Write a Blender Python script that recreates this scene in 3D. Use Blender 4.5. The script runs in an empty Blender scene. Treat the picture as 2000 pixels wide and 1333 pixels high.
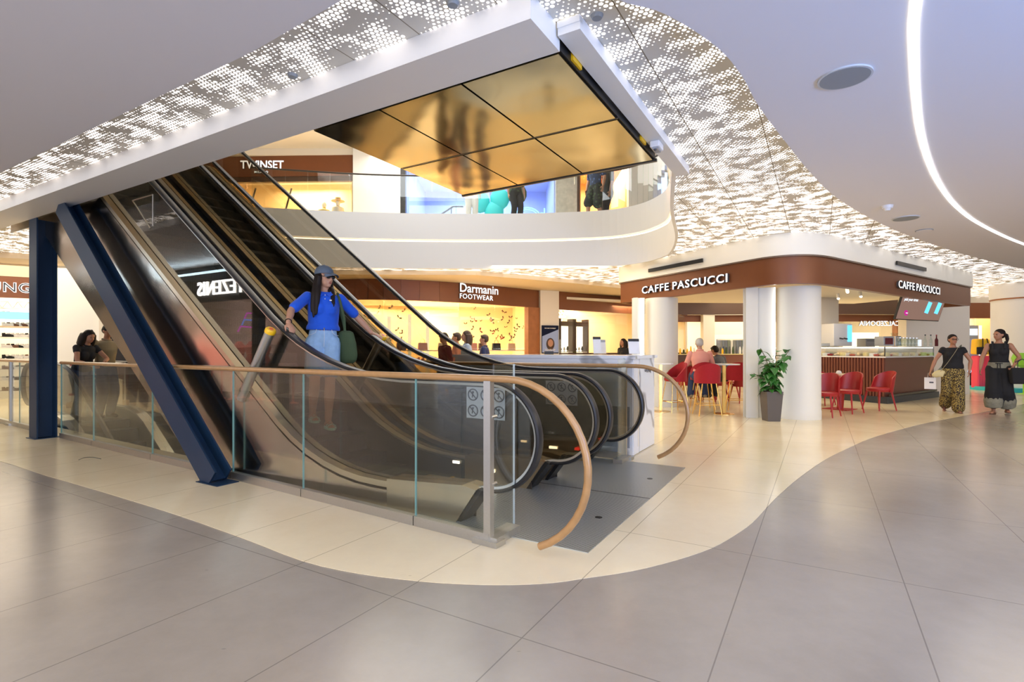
import bpy, bmesh, math, random
from mathutils import Vector, Matrix, geometry, noise
random.seed(7)
sc = bpy.context.scene
COL = sc.collection
PI = math.pi
V = Vector

# ---------------------------------------------------------------- camera, world, exposure
F = 1025.0; HZ = 683.0; HC = 1.3          # focal length in px, horizon row, camera height
cd = bpy.data.cameras.new('camera'); cam = bpy.data.objects.new('camera', cd); COL.objects.link(cam)
cam.location = (0, 0, HC); cam.rotation_euler = (PI/2, 0, 0)
cd.sensor_width = 36; cd.lens = F/2000*36; cd.shift_y = (HZ-666.5)/2000; cd.clip_start = .05
sc.camera = cam
w = bpy.data.worlds.new('world'); sc.world = w; w.use_nodes = True
w.node_tree.nodes['Background'].inputs[0].default_value = (.82, .84, 1.0, 1)
w.node_tree.nodes['Background'].inputs[1].default_value = 2.3
sc.view_settings.view_transform = 'Standard'; sc.view_settings.look = 'None'
sc.view_settings.gamma = 1; sc.view_settings.exposure = -.05; sc.view_settings.use_curve_mapping = False
cy = sc.cycles
cy.use_denoising = True; cy.max_bounces = 9; cy.diffuse_bounces = 4; cy.glossy_bounces = 5
cy.transmission_bounces = 4; cy.transparent_max_bounces = 20; cy.caustics_reflective = False; cy.caustics_refractive = False
cy.sample_clamp_indirect = 6.0

# escalator frame: u runs uphill (to the left and away), v runs across (to the right and away)
E = V((-.862, .507, 0)).normalized(); N = V((.507, .862, 0)).normalized()
def P(u, v, z=0.0): return E*u + N*v + V((0, 0, z))
def at(px, py, Y): return V(((px-1000)/F*Y, Y, HC+(HZ-py)/F*Y))
def G(px, py, z=0.0):
    Y = (HC-z)*F/(py-HZ); return V(((px-1000)/F*Y, Y, z))
def XY(px, Y, z=0.0): return V(((px-1000)/F*Y, Y, z))
def area(name, loc, size, power, color=(1, 1, 1), direction=(0, 0, -1), size_y=None, spread=PI):
    l = bpy.data.lights.new(name, 'AREA'); l.energy = power; l.color = color; l.size = size; l.spread = spread
    if size_y: l.shape = 'RECTANGLE'; l.size_y = size_y
    o = bpy.data.objects.new(name, l); COL.objects.link(o); o.location = loc
    o.rotation_euler = V(direction).to_track_quat('-Z', 'Y').to_euler(); return o
WARM = (1, .74, .46)
AREAS = [
 ('light_walkway', (1.5, -1.5, 3.15), 5, 210, (1, .97, .93), (0, 0, -1)),
 ('light_walkway', (-4, 1.0, 3.15), 4, 130, (1, .93, .84), (0, 0, -1)),
 ('light_left_cove', P(12.5, -.1, 3.02), 7, 55, (.62, .85, 1), tuple(N*.5+V((0, 0, 1))), .25),
 ('light_right_hall', (8, 5.5, 3.2), 4, 200, (1, .85, .62), (0, 0, -1)),
 ('light_blue_fill', (4.6, -1.8, 1.3), 3, 560, (.08, .33, 1), (.0, .25, 1)),  # unseen fill added behind the camera to tint the right ceiling blue
 ('light_cool_fill', (7, -5.5, 1.2), 5, 260, (.8, .86, 1), (-.15, 1, .55)),  # added cool fill behind the camera, tilted up to brighten the near ceiling
 ('light_cool_fill', (-6, -5.5, 1.2), 5, 300, (.80, .84, 1), (.1, 1, .5)),  # its added counterpart on the left
 ('light_upper_hall', (-2, 14.6, 7.5), 5, 330, (1, .95, .86), (0, 0, -1)),
 ('light_upper_void', (-3, 9.0, 7.4), 4, 270, (.95, .97, 1), (0, .3, -1)),
 ('light_cafe', (7.2, 13.0, 2.75), 2.5, 75, (1, .86, .62), (0, 0, -1)),
 ('light_behind_cafe', (9.5, 18.0, 3.1), 4, 120, (1, .84, .62), (0, 0, -1)),
 ('light_gallery', (1.0, 12.2, 3.22), 3, 120, (1, .84, .58), (0, .2, -1)),
 ('light_left_hall', (-11.5, 11.0, 3.2), 4, 150, (1, .88, .68), (0, 0, -1)),
]
for a_ in AREAS: area(*a_)

# ---------------------------------------------------------------- materials
M = {}
def nt(name):
    m = bpy.data.materials.new(name); m.use_nodes = True; M[name] = m
    return m, m.node_tree, m.node_tree.nodes, m.node_tree.links, m.node_tree.nodes['Principled BSDF']
def mat(name, col, rough=.5, metal=0, spec=.5, emit=None, es=0, noise_s=0, noise_a=.1, bump=0, coat=0, sheen=0):
    m, t, n, l, b = nt(name)
    b.inputs['Base Color'].default_value = (*col, 1); b.inputs['Roughness'].default_value = rough
    b.inputs['Metallic'].default_value = metal; b.inputs['Specular IOR Level'].default_value = spec
    if coat: b.inputs['Coat Weight'].default_value = coat; b.inputs['Coat Roughness'].default_value = .08
    if sheen: b.inputs['Sheen Weight'].default_value = sheen
    if emit: b.inputs['Emission Color'].default_value = (*emit, 1); b.inputs['Emission Strength'].default_value = es
    if noise_s:
        tc = n.new('ShaderNodeTexCoord'); nz = n.new('ShaderNodeTexNoise'); nz.inputs['Scale'].default_value = noise_s
        nz.inputs['Detail'].default_value = 4; l.new(tc.outputs['Object'], nz.inputs['Vector'])
        mx = n.new('ShaderNodeMix'); mx.data_type = 'RGBA'
        mx.inputs[6].default_value = (*[c*(1-noise_a) for c in col], 1); mx.inputs[7].default_value = (*[min(1, c*(1+noise_a)) for c in col], 1)
        l.new(nz.outputs['Fac'], mx.inputs[0]); l.new(mx.outputs[2], b.inputs['Base Color'])
        if bump:
            bp = n.new('ShaderNodeBump'); bp.inputs['Strength'].default_value = bump; bp.inputs['Distance'].default_value = .01
            l.new(nz.outputs['Fac'], bp.inputs['Height']); l.new(bp.outputs['Normal'], b.inputs['Normal'])
    return m
def glow(name, col, s):
    m = bpy.data.materials.new(name); m.use_nodes = True; M[name] = m; n = m.node_tree.nodes; l = m.node_tree.links
    n.remove(n['Principled BSDF']); e = n.new('ShaderNodeEmission'); e.inputs[0].default_value = (*col, 1); e.inputs[1].default_value = s
    l.new(e.outputs[0], n['Material Output'].inputs[0]); return m
def glass(name, tint, refl=1.0, ior=1.5, rough=0.0):
    m = bpy.data.materials.new(name); m.use_nodes = True; M[name] = m; n = m.node_tree.nodes; l = m.node_tree.links
    n.remove(n['Principled BSDF'])
    tr = n.new('ShaderNodeBsdfTransparent'); tr.inputs[0].default_value = (*tint, 1)
    gl = n.new('ShaderNodeBsdfGlossy'); gl.inputs['Roughness'].default_value = rough; gl.inputs[0].default_value = (refl, refl, refl, 1)
    fr = n.new('ShaderNodeFresnel'); fr.inputs[0].default_value = ior
    # same reflectance from both faces of the pane
    geo = n.new('ShaderNodeNewGeometry'); vt = n.new('ShaderNodeVectorMath'); vt.operation = 'DOT_PRODUCT'
    l.new(geo.outputs['Normal'], vt.inputs[0]); l.new(geo.outputs['Incoming'], vt.inputs[1])
    ab = n.new('ShaderNodeMath'); ab.operation = 'ABSOLUTE'; l.new(vt.outputs['Value'], ab.inputs[0])
    om = n.new('ShaderNodeMath'); om.operation = 'SUBTRACT'; om.inputs[0].default_value = 1; l.new(ab.outputs[0], om.inputs[1])
    pw = n.new('ShaderNodeMath'); pw.operation = 'POWER'; pw.inputs[1].default_value = 5; l.new(om.outputs[0], pw.inputs[0])
    r0 = ((ior-1)/(ior+1))**2
    ma = n.new('ShaderNodeMath'); ma.operation = 'MULTIPLY_ADD'; ma.inputs[1].default_value = 1-r0; ma.inputs[2].default_value = r0
    l.new(pw.outputs[0], ma.inputs[0]); n.remove(fr)
    mx = n.new('ShaderNodeMixShader'); l.new(ma.outputs[0], mx.inputs[0]); l.new(tr.outputs[0], mx.inputs[1]); l.new(gl.outputs[0], mx.inputs[2])
    l.new(mx.outputs[0], n['Material Output'].inputs[0]); return m

def uv_coord(n, l):
    """world position turned into the building's u, v"""
    g = n.new('ShaderNodeNewGeometry'); outs = []
    for d in (E, N):
        dp = n.new('ShaderNodeVectorMath'); dp.operation = 'DOT_PRODUCT'; dp.inputs[1].default_value = tuple(d)
        l.new(g.outputs['Position'], dp.inputs[0]); outs.append(dp.outputs['Value'])
    return g, outs[0], outs[1]
def mth(n, l, op, a, b=None, c=None):
    x = n.new('ShaderNodeMath'); x.operation = op
    for i, s in enumerate((a, b, c)):
        if s is None: continue
        if isinstance(s, (int, float)): x.inputs[i].default_value = s
        else: l.new(s, x.inputs[i])
    return x.outputs[0]
def joint(n, l, coord, off, sp, wd):
    """1 on a joint line, 0 elsewhere"""
    d = mth(n, l, 'PINGPONG', mth(n, l, 'SUBTRACT', coord, off), sp/2)
    d = mth(n, l, 'ABSOLUTE', d)
    return mth(n, l, 'LESS_THAN', d, wd/2)
def stone(name, c1, c2, jc, rough):
    m, t, n, l, b = nt(name)
    g, u, v = uv_coord(n, l)
    n1 = n.new('ShaderNodeTexNoise'); n1.inputs['Scale'].default_value = .8; n1.inputs['Detail'].default_value = 3; n1.inputs['Roughness'].default_value = .5
    n1.inputs['Distortion'].default_value = .3; l.new(g.outputs['Position'], n1.inputs['Vector'])
    n2 = n.new('ShaderNodeTexNoise'); n2.inputs['Scale'].default_value = 9; n2.inputs['Detail'].default_value = 8; n2.inputs['Roughness'].default_value = .7; l.new(g.outputs['Position'], n2.inputs['Vector'])
    f = mth(n, l, 'ADD', mth(n, l, 'MULTIPLY', n1.outputs['Fac'], .75), mth(n, l, 'MULTIPLY', n2.outputs['Fac'], .25))
    mr = n.new('ShaderNodeMapRange'); mr.inputs[1].default_value = .32; mr.inputs[2].default_value = .68; l.new(f, mr.inputs[0])
    mx = n.new('ShaderNodeMix'); mx.data_type = 'RGBA'; mx.inputs[6].default_value = (*c1, 1); mx.inputs[7].default_value = (*c2, 1); l.new(mr.outputs[0], mx.inputs[0])
    # small dark scuffs
    mp = n.new('ShaderNodeMapping'); mp.inputs['Rotation'].default_value = (0, 0, .6); mp.inputs['Scale'].default_value = (1, 3, 1); l.new(g.outputs['Position'], mp.inputs[0])
    vo = n.new('ShaderNodeTexVoronoi'); vo.inputs['Scale'].default_value = 2.2; l.new(mp.outputs[0], vo.inputs['Vector'])
    sp_ = n.new('ShaderNodeMapRange'); sp_.inputs[1].default_value = .030; sp_.inputs[2].default_value = .014; sp_.inputs[3].default_value = 0; sp_.inputs[4].default_value = .5; l.new(vo.outputs['Distance'], sp_.inputs[0])
    mz = n.new('ShaderNodeMix'); mz.data_type = 'RGBA'; mz.inputs[7].default_value = (*[c*.45 for c in c1], 1)
    l.new(mx.outputs[2], mz.inputs[6]); l.new(sp_.outputs[0], mz.inputs[0])
    j = mth(n, l, 'MAXIMUM', joint(n, l, u, .38, .78, .006), joint(n, l, v, 2.06, 1.56, .006))
    jx = n.new('ShaderNodeMix'); jx.data_type = 'RGBA'; jx.inputs[7].default_value = (*jc, 1); l.new(mz.outputs[2], jx.inputs[6]); l.new(mth(n, l, 'MULTIPLY', j, .75), jx.inputs[0])
    l.new(jx.outputs[2], b.inputs['Base Color'])
    rr = n.new('ShaderNodeMapRange'); rr.inputs[3].default_value = rough-.06; rr.inputs[4].default_value = rough+.04; l.new(n1.outputs['Fac'], rr.inputs[0])
    l.new(rr.outputs[0], b.inputs['Roughness']); b.inputs['Specular IOR Level'].default_value = .55
    return m
stone('grey_stone', (.262, .225, .182), (.345, .303, .252), (.13, .11, .09), .24)
stone('beige_stone', (.75, .62, .40), (.85, .735, .50), (.30, .24, .16), .20)

def perforated():
    m, t, n, l, b = nt('perforated_panel')
    g, u, v = uv_coord(n, l)
    S = .037
    a = mth(n, l, 'DIVIDE', u, S); c = mth(n, l, 'DIVIDE', v, S*.866)
    row = mth(n, l, 'FLOOR', c); odd = mth(n, l, 'MULTIPLY', mth(n, l, 'MODULO', mth(n, l, 'ABSOLUTE', row), 2.0), .5)
    a2 = mth(n, l, 'ADD', a, odd); cellx = mth(n, l, 'FLOOR', a2)
    fx = mth(n, l, 'SUBTRACT', mth(n, l, 'SUBTRACT', a2, cellx), .5); fy = mth(n, l, 'MULTIPLY', mth(n, l, 'SUBTRACT', mth(n, l, 'SUBTRACT', c, row), .5), .866)
    d = mth(n, l, 'SQRT', mth(n, l, 'ADD', mth(n, l, 'MULTIPLY', fx, fx), mth(n, l, 'MULTIPLY', fy, fy)))
    cb = n.new('ShaderNodeCombineXYZ'); l.new(cellx, cb.inputs[0]); l.new(row, cb.inputs[1])
    nz = n.new('ShaderNodeTexNoise'); nz.inputs['Scale'].default_value = .17; nz.inputs['Detail'].default_value = 2.5; nz.inputs['Roughness'].default_value = .62; l.new(cb.outputs[0], nz.inputs['Vector'])
    wn = n.new('ShaderNodeTexWhiteNoise'); wn.noise_dimensions = '2D'; l.new(cb.outputs[0], wn.inputs['Vector'])
    s = mth(n, l, 'ADD', nz.outputs['Fac'], mth(n, l, 'MULTIPLY', wn.outputs['Value'], .07))
    rad = n.new('ShaderNodeMapRange'); rad.inputs[1].default_value = .465; rad.inputs[2].default_value = .60; rad.inputs[3].default_value = .0; rad.inputs[4].default_value = .31
    l.new(s, rad.inputs[0])
    q = mth(n, l, 'MULTIPLY', mth(n, l, 'CEIL', mth(n, l, 'MULTIPLY', rad.outputs[0], 8.0)), .125)
    hole = mth(n, l, 'LESS_THAN', d, q)
    j = mth(n, l, 'MAXIMUM', joint(n, l, u, .46, .60, .008), joint(n, l, v, 2.1, 2.4, .008))
    hole = mth(n, l, 'MULTIPLY', hole, mth(n, l, 'SUBTRACT', 1.0, j))
    jx = n.new('ShaderNodeMix'); jx.data_type = 'RGBA'; jx.inputs[6].default_value = (.72, .69, .60, 1); jx.inputs[7].default_value = (.25, .21, .14, 1); l.new(j, jx.inputs[0])
    l.new(jx.outputs[2], b.inputs['Base Color']); b.inputs['Roughness'].default_value = .6
    b.inputs['Emission Color'].default_value = (1, .91, .86, 1)
    l.new(mth(n, l, 'MULTIPLY', hole, 3.0), b.inputs['Emission Strength'])
perforated()

mat('ceiling_paint', (.80, .79, .82), .75); mat('white_paint', (.84, .83, .79), .5); mat('column_paint', (.74, .72, .64), .45); mat('cream_paint', (.82, .76, .64), .6)
mat('tan_soffit', (.80, .66, .46), .7)
mat('black', (.012, .012, .012), .4); mat('rubber', (.012, .012, .014), .35, spec=.45)
mat('steel', (.62, .61, .58), .28, 1); mat('brushed_steel', (.52, .51, .48), .38, 1, noise_s=60, noise_a=.06)
mat('warm_steel', (.60, .52, .40), .30, 1); mat('dark_steel', (.10, .09, .08), .35, .8)
mat('blue_steel', (.007, .026, .062), .45, .0, spec=.35, noise_s=3, noise_a=.15)
mat('wood_rail', (.43, .235, .09), .32, noise_s=12, noise_a=.25, coat=.4)
mat('brown_metal', (.20, .066, .022), .38, .2, noise_s=1.5, noise_a=.1); mat('brown_dark', (.075, .035, .018), .4)
mat('taupe_metal', (.20, .145, .11), .33, .4, noise_s=1.2, noise_a=.1)
mat('slat_brown', (.17, .055, .035), .4); mat('plinth_blue', (.025, .035, .05), .4)
mat('red_velvet', (.36, .003, .010), .8, sheen=.1, noise_s=30, noise_a=.15); mat('red_leather', (.36, .012, .014), .4)
mat('gold', (.80, .52, .16), .25, 1)
mat('white_plastic', (.8, .8, .8), .35); mat('grey_plastic', (.35, .36, .37), .4); mat('dark_grey', (.07, .07, .075), .5)
mat('pot_grey', (.10, .085, .075), .45); mat('soil', (.05, .03, .02), .9); mat('leaf', (.03, .15, .018), .38, noise_s=8, noise_a=.5)
mat('stem', (.12, .10, .03), .6)
mat('yellow', (.9, .52, .01), .4); mat('orange_red', (.8, .10, .02), .4)
mat('skin', (.50, .26, .16), .5, noise_s=9, noise_a=.07); mat('skin_tan', (.40, .19, .11), .5); mat('hair_dark', (.012, .007, .005), .6, spec=.25); mat('hair_brown', (.06, .03, .015), .5)
mat('hair_white', (.5, .47, .42), .6); mat('lips', (.40, .10, .08), .4); mat('eye', (.05, .03, .02), .2)
mat('blue_polo', (.003, .085, .60), .8, sheen=.2, noise_s=14, noise_a=.12, bump=.3); mat('denim_light', (.30, .47, .68), .85, noise_s=22, noise_a=.18, bump=.3); mat('denim_dark', (.03, .05, .12), .8)
mat('cap_grey', (.10, .13, .17), .8, noise_s=60, noise_a=.12); mat('olive_cloth', (.045, .075, .03), .85, noise_s=10, noise_a=.2)
mat('mint', (.42, .68, .58), .5); mat('black_cloth', (.010, .010, .012), .85); mat('white_cloth', (.75, .73, .70), .8)
mat('pink_cloth', (.78, .34, .26), .85); mat('grey_cloth', (.10, .10, .115), .85); mat('lightblue_cloth', (.42, .50, .62), .85); mat('navy', (.01, .02, .09), .7)
mat('maroon', (.10, .01, .012), .8); mat('cream_leather', (.62, .52, .26), .5); mat('khaki', (.30, .25, .16), .8); mat('pink_shell', (.85, .06, .13), .35); mat('sand', (.24, .23, .17), .85, noise_s=25, noise_a=.4)
mat('paper', (.8, .78, .74), .7); mat('brown_leather', (.13, .05, .025), .5); mat('turquoise', (.02, .5, .55), .5); mat('carpet', (.07, .06, .05), .9)
mat('shop_wall', (.88, .72, .45), .7); mat('shop_white', (.85, .80, .70), .6); mat('orange_wall', (.8, .42, .16), .6); mat('wood_panel', (.38, .14, .045), .45, noise_s=6, noise_a=.25)
mat('blue_wall', (.42, .50, .85), .5); mat('stone_pale', (.5, .47, .40), .6, noise_s=9, noise_a=.35); mat('pale_wood', (.62, .47, .30), .5)
glass('clear_glass', (.93, .96, .95), 1.0); glass('shop_glass', (.96, .97, .96), .9); glass('bronze_glass', (.70, .66, .58), 1.0, 1.62); glass('acrylic', (.93, .95, .97), 1.0)
glass('bottle_glass', (.85, .9, .88), 1.0)
mat('fin_edge', (.6, .66, .66), .2); mat('glass_edge', (.22, .45, .42), .15, spec=.8)
glow('led_white', (1, .97, .93), 7); glow('led_warm', (1, .86, .66), 5); glow('sign_white', (1, .98, .96), 1.7); glow('sign_bright', (1, .98, .96), 11); mat('bulkhead', (.95, .93, .82), .6); glow('spot', (1, .9, .7), 14); glow('screen_cyan', (.15, .62, 1), 1.6)
glow('screen_brown', (.30, .18, .14), 1.0); glow('screen_magenta', (.5, .02, .25), 1.3); glow('screen_white', (.8, .85, .9), 1.3); glow('green_led', (.05, 1, .3), 4); glow('red_led', (1, .04, .02), 6)
glow('lightbox', (.42, .40, .46), .8); glow('lightbox_dark', (.03, .03, .05), .5); glow('window_cyan', (.45, .85, .95), 1.3); glow('neon_pink', (.9, .15, .8), 3); glow('neon_blue', (.2, .35, 1), 3.5); glow('neon_cyan', (.3, .75, 1), 2.6); glow('panel_warm', (1, .86, .60), 2.6)

def metal_panel():
    m, t, n, l, b = nt('gold_panel')
    b.inputs['Base Color'].default_value = (.41, .345, .20, 1); b.inputs['Metallic'].default_value = 1; b.inputs['Roughness'].default_value = .12
    g = n.new('ShaderNodeNewGeometry'); nz = n.new('ShaderNodeTexNoise'); nz.inputs['Scale'].default_value = 1.6; nz.inputs['Detail'].default_value = 1.0; l.new(g.outputs['Position'], nz.inputs['Vector'])
    bp = n.new('ShaderNodeBump'); bp.inputs['Strength'].default_value = .25; bp.inputs['Distance'].default_value = .05; l.new(nz.outputs['Fac'], bp.inputs['Height']); l.new(bp.outputs['Normal'], b.inputs['Normal'])
    m, t, n, l, b = nt('mirror_clad')
    b.inputs['Base Color'].default_value = (.56, .50, .44, 1); b.inputs['Metallic'].default_value = 1; b.inputs['Roughness'].default_value = .16
    g = n.new('ShaderNodeNewGeometry'); nz = n.new('ShaderNodeTexNoise'); nz.inputs['Scale'].default_value = 1.3; l.new(g.outputs['Position'], nz.inputs['Vector'])
    bp = n.new('ShaderNodeBump'); bp.inputs['Strength'].default_value = .25; bp.inputs['Distance'].default_value = .05; l.new(nz.outputs['Fac'], bp.inputs['Height']); l.new(bp.outputs['Normal'], b.inputs['Normal'])
metal_panel()
def striped(name, c1, c2, axis, period, duty, rough, metal, bump=0):
    m, t, n, l, b = nt(name); g, u, v = uv_coord(n, l)
    src = u if axis == 'u' else v
    f = mth(n, l, 'FRACT', mth(n, l, 'DIVIDE', src, period)); k = mth(n, l, 'LESS_THAN', f, duty)
    mx = n.new('ShaderNodeMix'); mx.data_type = 'RGBA'; mx.inputs[6].default_value = (*c2, 1); mx.inputs[7].default_value = (*c1, 1); l.new(k, mx.inputs[0]); l.new(mx.outputs[2], b.inputs['Base Color'])
    b.inputs['Roughness'].default_value = rough; b.inputs['Metallic'].default_value = metal; return m
striped('ribbed_plate', (.55, .57, .53), (.015, .015, .015), 'v', .017, .58, .36, .5)
striped('step_metal', (.17, .17, .17), (.02, .02, .02), 'v', .012, .5, .4, .7)
def marble():
    m, t, n, l, b = nt('marble'); g = n.new('ShaderNodeNewGeometry')
    wv = n.new('ShaderNodeTexWave'); wv.wave_type = 'BANDS'; wv.bands_direction = 'DIAGONAL'; wv.inputs['Scale'].default_value = .7; wv.inputs['Distortion'].default_value = 9; wv.inputs['Detail'].default_value = 3; wv.inputs['Detail Scale'].default_value = 1.2
    l.new(g.outputs['Position'], wv.inputs['Vector'])
    mr = n.new('ShaderNodeMapRange'); mr.inputs[1].default_value = .0; mr.inputs[2].default_value = .045; l.new(wv.outputs['Fac'], mr.inputs[0])
    mx = n.new('ShaderNodeMix'); mx.data_type = 'RGBA'; mx.inputs[6].default_value = (.42, .41, .40, 1); mx.inputs[7].default_value = (.84, .84, .83, 1); l.new(mr.outputs[0], mx.inputs[0]); l.new(mx.outputs[2], b.inputs['Base Color'])
    b.inputs['Roughness'].default_value = .18
marble()
def pattern(name, c1, c2, scale, thr):
    m, t, n, l, b = nt(name); tc = n.new('ShaderNodeTexCoord'); vo = n.new('ShaderNodeTexVoronoi'); vo.inputs['Scale'].default_value = scale; l.new(tc.outputs['Object'], vo.inputs['Vector'])
    k = mth(n, l, 'LESS_THAN', vo.outputs['Distance'], thr)
    mx = n.new('ShaderNodeMix'); mx.data_type = 'RGBA'; mx.inputs[6].default_value = (*c2, 1); mx.inputs[7].default_value = (*c1, 1); l.new(k, mx.inputs[0]); l.new(mx.outputs[2], b.inputs['Base Color']); b.inputs['Roughness'].default_value = .8
pattern('leopard', (.50, .38, .10), (.035, .022, .012), 58, .42)
pattern('floral_blue', (.10, .16, .36), (.02, .04, .10), 14, .35); pattern('floral_green', (.06, .10, .05), (.015, .02, .02), 12, .4)

# ---------------------------------------------------------------- mesh helpers
class MB:
    def __init__(s): s.v = []; s.f = []; s.m = []
    def add(s, vs, fs, mi=0):
        o = len(s.v); s.v += [V(a) for a in vs]; s.f += [tuple(i+o for i in f) for f in fs]; s.m += [mi]*len(fs); return s
    def box(s, c, size, rot=0, mi=0, ax=None, taper=1.0):
        """box centred at c; rot about z, or ax = (x axis, y axis, z axis)"""
        x, y, z = size[0]/2, size[1]/2, size[2]/2; c = V(c)
        if ax is None: X = V((math.cos(rot), math.sin(rot), 0)); Y = V((-math.sin(rot), math.cos(rot), 0)); Z = V((0, 0, 1))
        else: X, Y, Z = ax
        vs = [c+X*a*x*(taper if k < 0 else 1)+Y*b*y*(taper if k < 0 else 1)+Z*k*z for k in (-1, 1) for a, b in ((-1, -1), (1, -1), (1, 1), (-1, 1))]
        return s.add(vs, [(0, 3, 2, 1), (4, 5, 6, 7), (0, 1, 5, 4), (1, 2, 6, 5), (2, 3, 7, 6), (3, 0, 4, 7)], mi)
    def bar(s, a, b, w, h, up=(0, 0, 1), mi=0):
        a, b = V(a), V(b); d = (b-a); L = d.length; d.normalize(); X = d.cross(V(up))
        X = X.normalized() if X.length > 1e-5 else V((1, 0, 0)); Z = X.cross(d)
        return s.box((a+b)/2, (w, L, h), ax=(X, d, Z), mi=mi)
    def slab(s, a, b, z0, z1, t, side=0, mi=0):
        """upright wall piece from a to b (xy); side -1/0/1 puts the thickness left, centred or right"""
        a, b = V((a[0], a[1], 0)), V((b[0], b[1], 0)); d = (b-a).normalized(); n = V((d.y, -d.x, 0)); o = n*(t/2*side)
        c = (a+b)/2+o; c.z = (z0+z1)/2
        return s.box(c, ((b-a).length, t, z1-z0), ax=(d, n, V((0, 0, 1))), mi=mi)
    def tube(s, pts, r, seg=10, closed=False, ry=None, ref=None, caps=True, mi=0):
        pts = [V(p) for p in pts]; n = len(pts); rs = r if isinstance(r, (list, tuple)) else [r]*n
        base = len(s.v); prev = None
        for i, p in enumerate(pts):
            if closed: t = pts[(i+1) % n]-pts[i-1]
            else: t = pts[min(i+1, n-1)]-pts[max(i-1, 0)]
            t.normalize()
            if ref is not None: X = V(ref)-t*V(ref).dot(t)
            elif prev is None: X = t.cross(V((0, 0, 1))); X = X if X.length > .05 else t.cross(V((0, 1, 0)))
            else: X = prev-t*prev.dot(t)
            X.normalize(); prev = X; Y = t.cross(X)
            for k in range(seg):
                a = 2*PI*k/seg; s.v.append(p+X*math.cos(a)*rs[i]+Y*math.sin(a)*(rs[i] if ry is None else (ry[i] if isinstance(ry, (list, tuple)) else ry)))
        m = n if closed else n-1
        for i in range(m):
            for k in range(seg):
                a, b = base+i*seg+k, base+i*seg+(k+1) % seg; c = base+((i+1) % n)*seg+(k+1) % seg; d = base+((i+1) % n)*seg+k
                s.f.append((a, b, c, d)); s.m.append(mi)
        if not closed and caps:
            s.f.append(tuple(base+k for k in reversed(range(seg)))); s.m.append(mi)
            s.f.append(tuple(base+(n-1)*seg+k for k in range(seg))); s.m.append(mi)
        return s
    def lathe(s, c, prof, seg=24, mi=0):
        c = V(c); base = len(s.v); n = len(prof)
        for r, z in prof:
            for k in range(seg): a = 2*PI*k/seg; s.v.append(c+V((r*math.cos(a), r*math.sin(a), z)))
        for i in range(n-1):
            for k in range(seg):
                a, b = base+i*seg+k, base+i*seg+(k+1) % seg
                s.f.append((a, b, b+seg, a+seg)); s.m.append(mi)
        s.f.append(tuple(base+k for k in reversed(range(seg)))); s.m.append(mi)
        s.f.append(tuple(base+(n-1)*seg+k for k in range(seg))); s.m.append(mi)
        return s
    def ball(s, c, r, seg=14, ax=None, mi=0):
        c = V(c); r = V((r, r, r)) if isinstance(r, (int, float)) else V(r)
        X, Y, Z = ax if ax else (V((1, 0, 0)), V((0, 1, 0)), V((0, 0, 1))); base = len(s.v); h = seg//2
        for i in range(1, h):
            t = PI*i/h
            for k in range(seg): a = 2*PI*k/seg; s.v.append(c+X*(r.x*math.sin(t)*math.cos(a))+Y*(r.y*math.sin(t)*math.sin(a))+Z*(r.z*math.cos(t)))
        s.v.append(c+Z*r.z); s.v.append(c-Z*r.z); T = len(s.v)-2
        for i in range(h-2):
            for k in range(seg):
                a, b = base+i*seg+k, base+i*seg+(k+1) % seg; s.f.append((a, a+seg, b+seg, b)); s.m.append(mi)
        for k in range(seg):
            s.f.append((T, base+k, base+(k+1) % seg)); s.m.append(mi); q = base+(h-2)*seg; s.f.append((T+1, q+(k+1) % seg, q+k)); s.m.append(mi)
        return s
    def prism(s, poly, d, holes=(), mi=0):
        """poly: coplanar 3D points, extruded by vector d; holes likewise"""
        loops = [[V(p) for p in poly]]+[[V(p) for p in h] for h in holes]; d = V(d)
        flat = [p for L in loops for p in L]; tris = geometry.tessellate_polygon(loops); base = len(s.v); n = len(flat)
        s.v += flat+[p+d for p in flat]
        for t in tris: s.f.append(tuple(base+i for i in t)); s.m.append(mi); s.f.append(tuple(base+n+i for i in reversed(t))); s.m.append(mi)
        o = 0
        for L in loops:
            k = len(L)
            for i in range(k): a, b = base+o+i, base+o+(i+1) % k; s.f.append((a, b, b+n, a+n)); s.m.append(mi)
            o += k
        return s
    def sweep(s, pts, prof, side, up=None, closed=False, mi=0):
        """sweep a 2D profile [(a along side, b along the path's normal in the bend plane)] along pts"""
        pts = [V(p) for p in pts]; side = V(side) if side is not None else None; n = len(pts); k = len(prof); base = len(s.v)
        for i in range(n):
            if closed: t = pts[(i+1) % n]-pts[i-1]
            else: t = pts[min(i+1, n-1)]-pts[max(i-1, 0)]
            t.normalize(); q = side.cross(t).normalized() if up is None else V(up)
            sd = side if up is None else V(up).cross(t).normalized()
            for a, b in prof: s.v.append(pts[i]+sd*a+q*b)
        for i in range(n if closed else n-1):
            for j in range(k):
                a, b = base+i*k+j, base+i*k+(j+1) % k; c, d = base+((i+1) % n)*k+(j+1) % k, base+((i+1) % n)*k+j
                s.f.append((a, b, c, d)); s.m.append(mi)
        if not closed: s.f.append(tuple(base+j for j in reversed(range(k)))); s.m.append(mi); s.f.append(tuple(base+(n-1)*k+j for j in range(k))); s.m.append(mi)
        return s
    def mesh(s, name, mats, smooth=False):
        me = bpy.data.meshes.new(name); me.from_pydata([tuple(v) for v in s.v], [], s.f); 
        for q in mats: me.materials.append(M[q])
        if len(mats) > 1: me.polygons.foreach_set('material_index', s.m)
        bm = bmesh.new(); bm.from_mesh(me); bmesh.ops.recalc_face_normals(bm, faces=bm.faces); bm.to_mesh(me); bm.free()
        if smooth:
            for p in me.polygons: p.use_smooth = True
            me.set_sharp_from_angle(angle=math.radians(40))
        return me
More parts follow.
